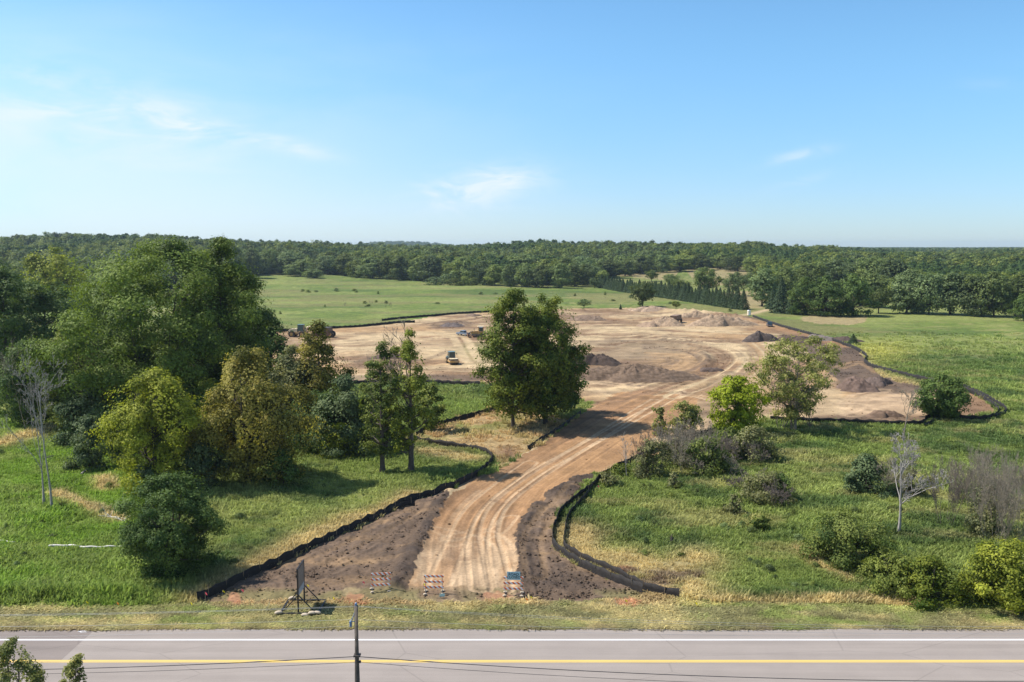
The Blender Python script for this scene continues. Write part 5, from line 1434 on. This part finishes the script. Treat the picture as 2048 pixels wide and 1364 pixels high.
# loose clods and stones on the bare earth
M['clod'] = mat_blade(); M['clod'].name = 'clod'
def clod(seed):
    bm = bmesh.new(); bmesh.ops.create_icosphere(bm, subdivisions=2, radius=.5)
    V = np.array([v.co[:] for v in bm.verts]); F = np.array([[v.index for v in f.verts] for f in bm.faces]); bm.free()
    k = .72 + .6 * fbm(V[:, 0] * 2.1 + seed * 9, V[:, 1] * 2.1 + V[:, 2] * 1.7, 800 + seed, 3)
    V = V * k[:, None] * np.array([1, .85, .62])
    return mesh_np('clod', V, F, M['clod'], False, None, {'tint': ('FLOAT', np.full(len(V), .5))})
rngc = np.random.default_rng(321)
n = 90000
y = 78 + (420 - 78) * rngc.uniform(0, 1, n) ** 1.4; x = rngc.uniform(-.45, .62, n) * y
z, c, r = ground_paint(x, y); lum = c.sum(1)
keep = (z == 1) & (rngc.uniform(size=n) < .05 + .95 * sstep(.48, .26, lum) * (.25 + .75 * sstep(.42, .62, fbm(x / 3, y / 3, 810, 3))))
keep |= (z == 2) & (rngc.uniform(size=n) < .012)
x, y, c = x[keep], y[keep], c[keep]
k = .05 + .24 * rngc.uniform(0, 1, len(x)) ** 3 + .0006 * y
scatter('soil_clods', lib('clod', [clod(i) for i in range(3)]), np.stack([x, y, height(x, y) + .1 * k], 1), rngc.uniform(0, 6.28, len(x)), np.stack([k, k, k * .9], 1), rngc.integers(0, 3, len(x)), 'loose clods and stones scattered over the bare topsoil', 'soil',
        np.concatenate([c * rngc.uniform(1.1, 1.9, (len(x), 1)), np.ones((len(x), 1))], 1))

# white utility paint scribble on the shoulder
mk = MB(); q = flat(168, 1262)
for (dx, dy, L_, a_) in ((0, 0, .6, .3), (.25, .1, .5, 1.2), (-.3, -.15, .4, -.4), (.1, -.25, .5, .1)):
    ca, sa2 = math.cos(a_), math.sin(a_)
    P4 = [(-L_ / 2, -.025), (L_ / 2, -.025), (L_ / 2, .025), (-L_ / 2, .025)]
    zz = .012 + .004 * len(mk.f)
    mk.add([(q[0] + dx + u * ca - v * sa2, q[1] + dy + u * sa2 + v * ca, zz) for u, v in P4], [(0, 1, 2, 3)])
tag(mk.build('road_paint_mark', M['white_paint']), kind='structure')

# ---------------------------------------------------------------- logs, stump
def log(pts, r, label, name='fallen_log', mat='log_white', twigs=0, seed=0):
    rng = np.random.default_rng(seed)
    g = [ground_pt(*p) for p in pts]
    P = smooth_line(np.array([[q.x, q.y, q.z + r * 1.2 + .12] for q in g]), 5)
    P[:, 2] += .05 * np.sin(np.arange(len(P)) * 1.3)
    paths = [(P, r * np.linspace(1, .55, len(P)))]
    for k in range(twigs):
        i = rng.integers(1, len(P) - 1); d = rng.normal(size=3); d[2] = abs(d[2]) * .6
        paths.append((bez(P[i], P[i] + d * .5 + [0, 0, .2], P[i] + d * 1.1, 5), r * .4 * np.linspace(1, .3, 5)))
    V, F = tubes(paths, 7)
    return tag(link(name, mesh_np(name, V, F, M[mat], True)), label, 'log')
log([(98, 1097), (140, 1096), (175, 1099), (215, 1098), (248, 1097)], .13, 'long white fallen log on the left lawn beside the big dark bush', seed=1, twigs=0)
log([(-30, 1083), (0, 1086), (30, 1089)], .12, 'short white fallen log cut by the left edge', seed=2)
log([(210, 1034), (228, 1038), (250, 1046)], .09, 'white dead branch with twigs lying behind the big dark bush', 'fallen_branch', twigs=9, seed=3)
log([(163, 952), (175, 941)], .14, 'short weathered log leaning in the grass near the blue green shrub', seed=4, mat='bark_pale')
p = ground_pt(1343, 1088)
sb_ = MB().tube([(0, 0, -.1), (.02, 0, .4), (0, .03, .85)], [.22, .15, .1], 9).tube([(0, 0, .3), (.25, 0, .75)], [.09, .03], 6).tube([(0, 0, .4), (-.2, .1, .7)], [.07, .03], 6).tube([(0, 0, .8), (.06, 0, 1.2)], [.09, .02], 6)
tag(sb_.build('tree_stump', M['bark'], None, loc=p), 'dark broken tree stump standing alone in the right meadow', 'stump')

# ---------------------------------------------------------------- barricades
def mat_stripe():
    m, g, out = mat_new('barricade_stripes')
    tc = g.new('ShaderNodeTexCoord'); sp = g.new('ShaderNodeSeparateXYZ'); g.link(tc.outputs['Object'], sp.inputs[0])
    v = g.math('FRACT', g.math('MULTIPLY', g.math('ADD', sp.outputs[0], g.math('MULTIPLY', sp.outputs[2], 1.0)), 2.35))
    k = g.math('GREATER_THAN', v, .5)
    n = g.noise(tc.outputs['Object'], 9, 5, .6)
    o = g.mix(k, (.80, .80, .82, 1), (.68, .13, .035, 1)); o = g.mix(g.mapr(n, .5, .8, 0, .35), o, (.35, .28, .2, 1))
    p = g.new('ShaderNodeBsdfPrincipled'); g.link(o, p.inputs['Base Color']); p.inputs['Roughness'].default_value = .45
    g.link(p.outputs[0], out.inputs[0]); return m
M['stripes'] = mat_stripe()
def text_mesh(name, body, size, mat, parent, loc, rx):
    cu = bpy.data.curves.new(name, 'FONT'); cu.body = body; cu.size = size; cu.align_x = 'CENTER'; cu.align_y = 'CENTER'; cu.extrude = .004; cu.offset = size * .02; cu.space_line = .82; cu.resolution_u = 3
    t = bpy.data.objects.new(name, cu); COL.objects.link(t)
    dg = bpy.context.evaluated_depsgraph_get()
    me = bpy.data.meshes.new_from_object(t.evaluated_get(dg))
    bpy.data.objects.remove(t); me.materials.clear(); me.materials.append(mat); me.name = name
    o = link(name, me, parent, loc); o.rotation_euler = rx; return o
def bag(mb, c, rz, sx=.42, sy=.26, sz=.14):
    n, m = 10, 6; vs = []; fs = []
    for i in range(n + 1):
        t = -1 + 2 * i / n; k = (1 - abs(t) ** 3.5) ** .5 if abs(t) < 1 else 0.05
        for j in range(m):
            a = 2 * math.pi * j / m
            x, y, z = t * sx / 2, math.cos(a) * sy / 2 * max(.25, k), math.sin(a) * sz / 2 * max(.2, k)
            vs.append((c[0] + x * math.cos(rz) - y * math.sin(rz), c[1] + x * math.sin(rz) + y * math.cos(rz), c[2] + z + sz / 2 - .06 * t * t))
    for i in range(n):
        for j in range(m):
            fs.append((i * m + j, i * m + (j + 1) % m, (i + 1) * m + (j + 1) % m, (i + 1) * m + j))
    mb.add(vs, fs)
def barricade(px, py, rz, label, sign=False, tilt=0.0):
    p = ground_pt(px, py)
    root = empty('road_barricade', p, rz); root.rotation_euler = (0, tilt, rz)
    tag(root, label, 'barricade', 'barricades closing the haul road')
    for z in (.62, 1.14, 1.66):
        MB().box((0, -.03, z), (1.83, .035, .21)).build('rail', M['stripes'], root, .006)
    for sx in (-.78, .78):
        MB().box((sx, .02, .88), (.055, .055, 1.78)).build('post', M['galv'], root)
        MB().box((sx, 0, .04), (.06, 1.5, .06)).build('foot', M['dark_steel'], root)
        b = MB(); bag(b, (sx, -.45, .07), .2 if sx < 0 else -.3); bag(b, (sx, .42, .07), -.2)
        o = b.build('sandbag', M['sandbag'], None, smooth=True); o.parent = root
    if sign:
        pn = MB().box((.02, -.075, 1.86), (1.22, .02, .78)).build('sign_panel', M['sign_blue'], root, .01)
        text_mesh('lettering', 'ROAD\nCLOSED', .34, M['sign_text'], pn, (.02, -.0885, 1.86), (math.pi / 2, 0, 0))
    return root
barricade(761, 1182, .22, 'orange and white barricade nearest the black sign frame, leftmost, tilted', tilt=.04)
barricade(868, 1187, .0, 'orange and white barricade in the middle of the haul road mouth, without a sign')
barricade(1027, 1190, -.06, 'orange and white barricade carrying the pale blue ROAD CLOSED sign', True)

# ---------------------------------------------------------------- sign board on a skid frame
p = ground_pt(603, 1216)
root = empty('sign_board', p, 0); tag(root, 'tall black framed sign board seen edge on, standing on a skid frame by the road', 'sign board')
fr = MB()
for y in (-1.5, 1.5): fr.box((.15, y, .1), (3.5, .16, .16))
for x in (-1.52, 1.82): fr.box((x, 0, .1), (.16, 2.84, .16))
fr.build('skid_frame', M['steel_black'], root)
for y in (-1.15, 1.15):
    MB().box((0, y, 2.02), (.12, .12, 3.9)).build('post', M['steel_black'], root)
    for sx in (-1, 1):
        MB().tube([(.02 * sx, y + .1, 1.6), (1.3 * sx, y + .1, .2)], .05, 6).build('brace', M['steel_black'], root)
MB().box((0, 0, 2.72), (.06, 2.16, 2.45)).build('panel', M['board_back'], root)
MB().box((.034, 0, 1.8), (.012, 2.14, .55)).build('grey_band', M['board_grey'], root)
MB().box((0, 0, 3.99), (.14, 2.45, .07)).build('top_rail', M['steel_black'], root)
for i, (dx, dy, rz) in enumerate([(-1.62, -1.58, .3), (1.3, -1.66, .1), (1.75, -1.55, -.3), (-1.2, 1.6, .2), (.7, -1.72, -.1)]):
    b = MB(); bag(b, (0, 0, 0), rz, .7, .42, .26)
    o = b.build('sandbag', M['sandbag'], None, smooth=True); o.location = p + Vector((dx, dy, .16 if i < 4 else .0))
    tag(o, ['pale sandbag at the near left corner of the sign board frame', 'pale sandbag on the near right beam of the sign board frame', 'pale sandbag at the near right corner of the sign board frame', 'pale sandbag on the far beam of the sign board frame', 'pale sandbag on the grass before the sign board frame'][i], 'sandbag', 'sandbags on the sign board frame')

# ---------------------------------------------------------------- utility pole and lines (camera's side of the road)
PD = 54.0
def zat(py): d = ray(1024, py); return CAM_H + d[2] / d[1] * PD
def xat(px, py): d = ray(px, py); return d[0] / d[1] * PD
pole_x = xat(712, 1212); ztop = zat(1211)
root = empty('utility_pole', (pole_x, PD, -.3)); tag(root, 'dark wooden utility pole rising from the bottom edge in front of the road', 'utility pole')
MB().tube([(0.0, 0, 0), (-.01, 0, ztop * .5), (0, 0, ztop + .3)], [.19, .165, .125], 14).build('pole', M['pole_wood'], root, smooth=True)
zi = zat(1246) + .3
MB().tube([(-.06, 0, zi + .75), (-.22, 0, zi + .35), (-.36, 0, zi + .05)], .045, 8).tube([(-.06, 0, zi + .1), (-.3, 0, zi + .1)], .035, 8).build('bracket', M['galv'], root)
ins = MB()
for k in range(4): ins.tube([(-.36, 0, zi - .22 + k * .1), (-.36, 0, zi - .15 + k * .1)], [.10, .06], 10)
ins.build('insulator', M['insulator'], root, smooth=True)
i2 = MB()
for k in range(3): i2.tube([(0, 0, ztop + .28 + k * .07), (0, 0, ztop + .34 + k * .07)], [.09, .05], 10)
i2.build('insulator', M['insulator'], root, smooth=True)
cl = MB().box((.02, -.02, zat(1310) + .3), (.42, .42, .1)).box((.18, -.1, zat(1322) + .3), (.16, .16, .12))
cl.build('cable_clamp', M['dark_steel'], root)
def wire(name, py0, dx, r, mat, sl, sr, label, dy=0.0, spanl=62, spanr=82):
    z0 = zat(py0); pts = []
    for t in np.linspace(1, 0, 40): pts.append((pole_x + dx - spanl * t, PD + dy, z0 - 4 * sl * t * (1 - t)))
    for t in np.linspace(0, 1, 50)[1:]: pts.append((pole_x + dx + spanr * t, PD + dy, z0 - 4 * sr * t * (1 - t)))
    V, F = tubes([(np.array(pts), np.full(len(pts), r))], 6)
    tag(link(name, mesh_np(name, V, F, M[mat], True)), label, 'power line', 'lines on the utility pole')
wire('power_line', 1212, 0, .007, 'wire_pale', .62, 1.35, 'pale overhead wire on the very top of the pole')
wire('power_line', 1214.5, .12, .006, 'wire_pale', .66, 1.5, 'pale overhead wire just under the topmost one', .1)
wire('power_line', 1241, -.1, .008, 'wire_pale', .50, .95, 'pale overhead wire passing behind the blue insulator', .15)
wire('power_line', 1252, -.36, .006, 'wire_pale', .8, .75, 'faint overhead wire hung under the bracket')
wire('cable', 1310, 0, .022, 'wire_dark', .98, 1.65, 'thick dark lower cable sagging across the yellow line', -.2)
wire('cable', 1321, .1, .013, 'wire_dark', .90, 1.75, 'thin dark lowest cable under the thick one', -.2)

# ---------------------------------------------------------------- marker flags and laths
for (px, py, c, lb, hh) in [
        (411, 1206, 'pink', 'pink flag stake in front of the left end of the long black fence', .9), (483, 1188, 'pink', 'pink flag beside the dug orange clay spot at left', .35), (725, 1172, 'pink', 'pink flag left of the leftmost barricade', .35),
        (445, 1190, 'yellow', 'yellow flag close under the long black fence', .35), (614, 1178, 'yellow', 'yellow flag just right of the sign board', .35), (665, 1203, 'yellow', 'yellow flag on dirt between sign board and pole top', .35),
        (847, 1176, 'yellow', 'yellow flag at the left foot of the middle barricade', .35), (172, 1213, 'yellow', 'orange yellow flag at the foot of tall grass, leftmost', .4), (234, 1215, 'orange', 'orange flag in dry grass left of the fence end', .4),
        (381, 1214, 'yellow', 'yellow flag below the end of the long black fence', .35), (1060, 1202, 'yellow', 'yellow flag right of the ROAD CLOSED barricade', .35), (1051, 1205, 'orange', 'orange flag on the verge below the ROAD CLOSED barricade', .3),
        (1250, 1209, 'yellow', 'yellow flag beside the small clay spot right of the barricades', .35), (1390, 1214, 'yellow', 'yellow flag on the verge right of the fence ends', .35), (1195, 980, 'pink', 'red flag at the bend of the right fence pair', .5)]:
    p = ground_pt(px, py)
    root = empty('marker_flag', p, rngm.uniform(-.5, .5)); tag(root, lb, 'marker flag', 'marker flags along the verge')
    MB().tube([(0, 0, -.05), (0, 0, hh + .1)], .012, 5).build('stem', M['pale_wood' if hh > .6 else 'galv'], root)
    f = MB(); vs = []; fs = []
    for i in range(5):
        for z in (0, .15): vs.append((.01 + i * .055, .025 * math.sin(i * 1.6), hh - .05 + z - .008 * i * i))
    f.add(vs, [(2 * i, 2 * i + 2, 2 * i + 3, 2 * i + 1) for i in range(4)])
    o = f.build('flag', M['flag_' + c], root); md = o.modifiers.new('thick', 'SOLIDIFY'); md.thickness = .006
for (px, py, lb) in [(536, 1221, 'pale wooden lath leaning on the verge left of the sign board'), (1232, 1216, 'pale wooden lath leaning on the verge right of the barricades'), (880, 1197, 'white wooden lath lying by the middle barricade')]:
    p = ground_pt(px, py)
    o = MB().box((0, 0, .4), (.05, .025, .95), ry=.45 if px < 1000 else -.3).build('survey_lath', M['pale_wood'], None, loc=p); tag(o, lb, 'stake')
p = ground_pt(884, 1196)
o = MB().box((0, 0, .28), (.5, .03, .28), rx=-.7).box((-.15, .06, .12), (.03, .03, .3)).box((.15, .06, .12), (.03, .03, .3)).build('small_sign', M['teal'], None, loc=p); tag(o, 'small dark blue grey sign tipped back on the dirt below the middle barricade', 'sign')

# ---------------------------------------------------------------- vehicles
def wheel(parent, c, r, w, mat_rim='dark_steel', axis='y'):
    wh = empty('wheel', c); wh.parent = parent
    t = MB(); a = (0, -w / 2, 0); b = (0, w / 2, 0)
    t.tube([(0, -w / 2, 0), (0, -w * .4, 0), (0, w * .4, 0), (0, w / 2, 0)], [r * .82, r, r, r * .82], 20)
    o = t.build('tyre', M['rubber'], wh); 
    q = MB().tube([(0, -w * .52, 0), (0, w * .52, 0)], r * .52, 14).build('rim', M[mat_rim], wh)
    return wh
def pickup(px, py, heading, paint, label, tonneau='tonneau'):
    p = ground_pt(px, py); root = empty('pickup_truck', p, heading); tag(root, label, 'pickup truck', 'pickup trucks parked on the site')
    lower = [(-2.85, .55), (-2.85, 1.08), (-.85, 1.10), (-.8, 1.12), (1.05, 1.12), (1.3, 1.14), (2.65, 1.05), (2.85, .85), (2.85, .5)]
    b = MB().prism([(u, z) for u, z in lower], 'y', -.97, .97)
    b.build('body', M[paint], root, .06)
    MB().prism([(-.85, 1.12), (-.62, 1.80), (-.5, 1.86), (.55, 1.86), (.7, 1.80), (1.35, 1.14)], 'y', -.86, .86).build('cab', M[paint], root, .05)
    MB().prism([(.72, 1.76), (1.26, 1.2), (1.30, 1.2), (.78, 1.78)], 'y', -.76, .76).build('windscreen', M['glass'], root)
    MB().prism([(-.84, 1.2), (-.66, 1.74), (-.70, 1.74), (-.89, 1.2)], 'y', -.72, .72).build('rear_window', M['glass'], root)
    for sy in (-1, 1):
        MB().prism([(-.68, 1.2), (-.52, 1.74), (.5, 1.74), (1.0, 1.2)], 'y', sy * .862, sy * .885).build('side_window', M['glass'], root)
        MB().box((2.83, sy * .7, .88), (.06, .4, .18)).build('headlight', M['white_lamp'], root)
        MB().box((-2.86, sy * .86, .92), (.05, .18, .3)).build('tail_light', M['red_lamp'], root)
    MB().box((-1.85, 0, 1.115), (1.86, 1.7, .05)).build('bed_cover', M[tonneau], root)
    MB().box((-2.9, 0, .58), (.14, 1.8, .16)).box((2.9, 0, .55), (.14, 1.85, .22)).build('bumper', M['galv'], root)
    for x in (-1.75, 1.85):
        for sy in (-1, 1): wheel(root, (x, sy * .84, .39), .39, .26, 'galv')
    return root
pickup(927, 671, math.radians(140), 'car_blue', 'silver blue pickup truck parked beside the yellow bulldozer')
pickup(1539, 653, math.radians(80), 'car_dark', 'dark blue pickup truck seen from behind near the back right of the site', 'tonneau')
# soil compactor
p = ground_pt(904, 727); root = empty('soil_compactor', p, math.radians(-72)); tag(root, 'soil compactor with dark glass cab and yellow drum frame facing the camera', 'roller')
MB().tube([(2.1, -1.07, .78), (2.1, 1.07, .78)], .78, 28).build('drum', M['dark_steel'], root)
f = MB()
for sy in (-1, 1): f.box((1.5, sy * 1.2, .85), (2.6, .14, .42))
f.box((2.95, 0, .85), (.2, 2.54, .5)).box((.6, 0, .95), (.7, 2.3, .6)); f.build('drum_frame', M['yellow_metal'], root, .04)
MB().box((1.6, 0, 1.5), (2.3, 2.0, .1)).build('drum_cover', M['cream_metal'], root, .03)
MB().prism([(-3.1, .7), (-3.1, 1.7), (-1.4, 1.95), (-1.2, .7)], 'y', -.9, .9).build('engine_hood', M['teal'], root, .06)
MB().box((-.55, 0, 1.15), (1.6, 1.7, .7)).build('chassis', M['dark_steel'], root, .04)
root.scale = (1.03, 1.03, 1.03)
cab = MB().box((-.5, 0, 2.25), (1.55, 1.6, 1.55), taper=.93).build('cab', M['glass'], root, .04)
for sx in (-1, 1):
    for sy in (-1, 1): MB().tube([(-.5 + sx * .79, sy * .82, 1.4), (-.5 + sx * .73, sy * .76, 3.05)], .05, 6).build('pillar', M['teal'], cab)
MB().box((-.5, 0, 3.1), (1.75, 1.75, .14)).build('roof', M['teal'], root, .05)
for sy in (-1, 1):
    wheel(root, (-1.7, sy * .95, .8), .8, .55, 'yellow_metal')
    MB().tube([(.3, sy * .8, 2.6), (.5, sy * 1.15, 2.7)], .03, 5).box((.5, sy * 1.2, 2.6), (.05, .18, .35)).build('mirror', M['dark_steel'], root)
# hauler with scraper bowl
p = ground_pt(603, 674); root = empty('tractor_scraper', p, math.radians(172)); tag(root, 'yellow tractor scraper with cream hood and dark cab, half hidden by the olive topped tree', 'scraper')
MB().prism([(1.1, 1.5), (1.1, 2.75), (3.2, 2.55), (3.9, 2.1), (4.0, 1.3)], 'y', -.85, .85).build('hood', M['cream_metal'], root, .1)
MB().prism([(-1.6, 1.0), (-1.6, 1.7), (4.1, 1.5), (4.1, .8)], 'y', -1.05, 1.05).build('chassis', M['yellow_metal'], root, .06)
root.scale = (1.15, 1.15, 1.15)
cab = MB().box((.05, 0, 2.85), (1.9, 1.7, 1.9), taper=.9).build('cab', M['glass'], root, .05)
MB().box((.05, 0, 3.86), (1.95, 1.75, .14)).build('roof', M['teal'], root, .05)
for x in (2.6, -.7):
    for sy in (-1, 1): wheel(root, (x, sy * 1.35, 1.0), 1.0, .7, 'yellow_metal')
MB().tube([(-1.2, 0, 1.6), (-1.9, 0, 3.0), (-3.2, 0, 3.35), (-4.6, 0, 2.6)], .3, 10).build('gooseneck', M['cream_metal'], root)
MB().prism([(-3.6, .5), (-4.2, 2.9), (-9.4, 3.1), (-9.8, 1.0), (-8.6, .45)], 'y', -1.55, 1.55).build('bowl', M['rust'], root, .05)
MB().box((-6.8, 0, 3.06), (5.0, 3.3, .14)).build('bowl_rim', M['dark_steel'], root)
for sy in (-1, 1): wheel(root, (-9.6, sy * 1.1, 1.0), 1.0, .7, 'yellow_metal')
# bulldozer
p = ground_pt(957, 674); root = empty('bulldozer', p, math.radians(188)); tag(root, 'yellow crawler bulldozer with cream canopy partly hidden behind the centre trees', 'bulldozer')
for sy in (-1, 1):
    MB().prism([(-2.0, .35), (-1.7, .05), (1.5, .05), (1.9, .4), (1.8, .85), (-1.6, 1.05), (-2.0, .8)], 'y', sy * 1.0 - .28, sy * 1.0 + .28).build('track', M['dark_steel'], root, .05)
    MB().tube([(1.0, sy * 1.45, .5), (3.2, sy * 1.45, .6)], .12, 6).build('push_arm', M['rust'], root)
    MB().tube([(1.8, sy * .6, 1.9), (3.0, sy * .7, 1.0)], .09, 6).build('cylinder', M['dark_steel'], root)
MB().prism([(.1, .9), (.1, 1.9), (2.2, 1.75), (2.3, .9)], 'y', -.6, .6).build('hood', M['yellow_metal'], root, .06)
MB().box((-.9, 0, 1.3), (2.0, 1.7, .9)).build('chassis', M['yellow_metal'], root, .06)
root.scale = (1.2, 1.2, 1.2)
MB().box((-.7, 0, 2.3), (1.2, 1.3, 1.1), taper=.95).build('cab', M['glass'], root, .04)
MB().box((-.7, 0, 3.15), (1.9, 1.9, .16)).build('canopy', M['cream_metal'], root, .05)
for sx in (-1, 1):
    for sy in (-1, 1): MB().tube([(-.7 + sx * .75, sy * .75, 1.6), (-.7 + sx * .75, sy * .75, 3.1)], .06, 6).build('canopy_post', M['yellow_metal'], root)
MB().prism([(3.15, .1), (3.35, .5), (3.3, 1.0), (3.5, 1.45), (3.35, 1.45), (3.12, 1.0), (3.15, .5), (3.0, .1)], 'y', -1.9, 1.9).build('blade', M['rust'], root)
MB().box((-2.4, 0, 1.0), (.5, 1.5, .4)).box((-2.8, -.5, .6), (.2, .15, 1.2)).box((-2.8, .5, .6), (.2, .15, 1.2)).build('ripper', M['rust'], root)
MB().tube([(1.3, .2, 1.8), (1.3, .2, 2.6)], .07, 8).build('exhaust', M['dark_steel'], root)
# dusty truck by the sand pile
p = ground_pt(1353, 645); root = empty('dump_truck', p, math.radians(60)); tag(root, 'dusty brown dump truck seen from behind beside the broad pale sand pile', 'dump truck')
MB().prism([(-4.0, 1.6), (-4.4, 3.1), (1.0, 3.3), (1.6, 3.0), (.9, 1.4)], 'y', -1.35, 1.35).build('dump_body', M['dust_brown'], root, .05)
MB().box((0, 0, 1.1), (7.0, 1.0, .5)).build('chassis', M['dark_steel'], root)
MB().box((2.6, 0, 2.2), (1.7, 2.2, 1.9), taper=.9).build('cab', M['dust_brown'], root, .08)
MB().box((2.6, 0, 2.55), (1.72, 2.04, .7), taper=.95).build('cab_window', M['glass'], root)
for x in (-2.9, -1.3, 2.7):
    for sy in (-1, 1): wheel(root, (x, sy * 1.1, .75), .75, .6, 'dust_brown')
# portable toilet
p = ground_pt(1498, 631); root = empty('portable_toilet', p, .15); tag(root, 'tan and white portable toilet beside the track at the back of the site', 'portable toilet')
MB().box((0, 0, 1.15), (1.25, 1.25, 2.1)).build('body', M['toilet_tan'], root, .04)
MB().prism([(-.68, 2.2), (-.6, 2.38), (0, 2.52), (.6, 2.38), (.68, 2.2)], 'y', -.68, .68).build('roof', M['toilet_white'], root, .02)
d_ = MB().box((0, -.64, 1.1), (.8, .04, 1.85)).build('door', M['toilet_white'], root); MB().box((.3, -.67, 1.1), (.05, .04, .2)).build('handle', M['dark_steel'], d_)
MB().box((0, 0, .06), (1.35, 1.35, .12)).build('base', M['dark_steel'], root)

# small leafless saplings in the back meadow
for i, (px, py, top) in enumerate([(690, 612, 598), (742, 610, 600), (771, 614, 598), (782, 614, 604)]):
    bare_px('dead_sapling', px, py, top, 10, 'tiny bare sapling standing in the meadow behind the dirt site', 'twig_brown', 700 + i, 'tree', 'bare saplings in the back meadow', stems=2, depth=2, r0=.09)

# ---------------------------------------------------------------- haze: one even body of air round the whole place
def build_haze():
    m, g, out = mat_new('haze')
    v = g.new('ShaderNodeVolumePrincipled')
    v.inputs['Color'].default_value = HAZE_COL; v.inputs['Density'].default_value = HAZE_D; v.inputs['Anisotropy'].default_value = .3
    g.link(v.outputs[0], out.inputs['Volume'])
    o = MB().box((0, 4400, 33), (40000, 9600, 80)).build('haze', m)
    tag(o, 'pale blue summer haze over the far woods', 'haze', None, 'stuff')
HAZE_COL = (.66, .82, 1.0, 1); HAZE_D = .00006
build_haze()
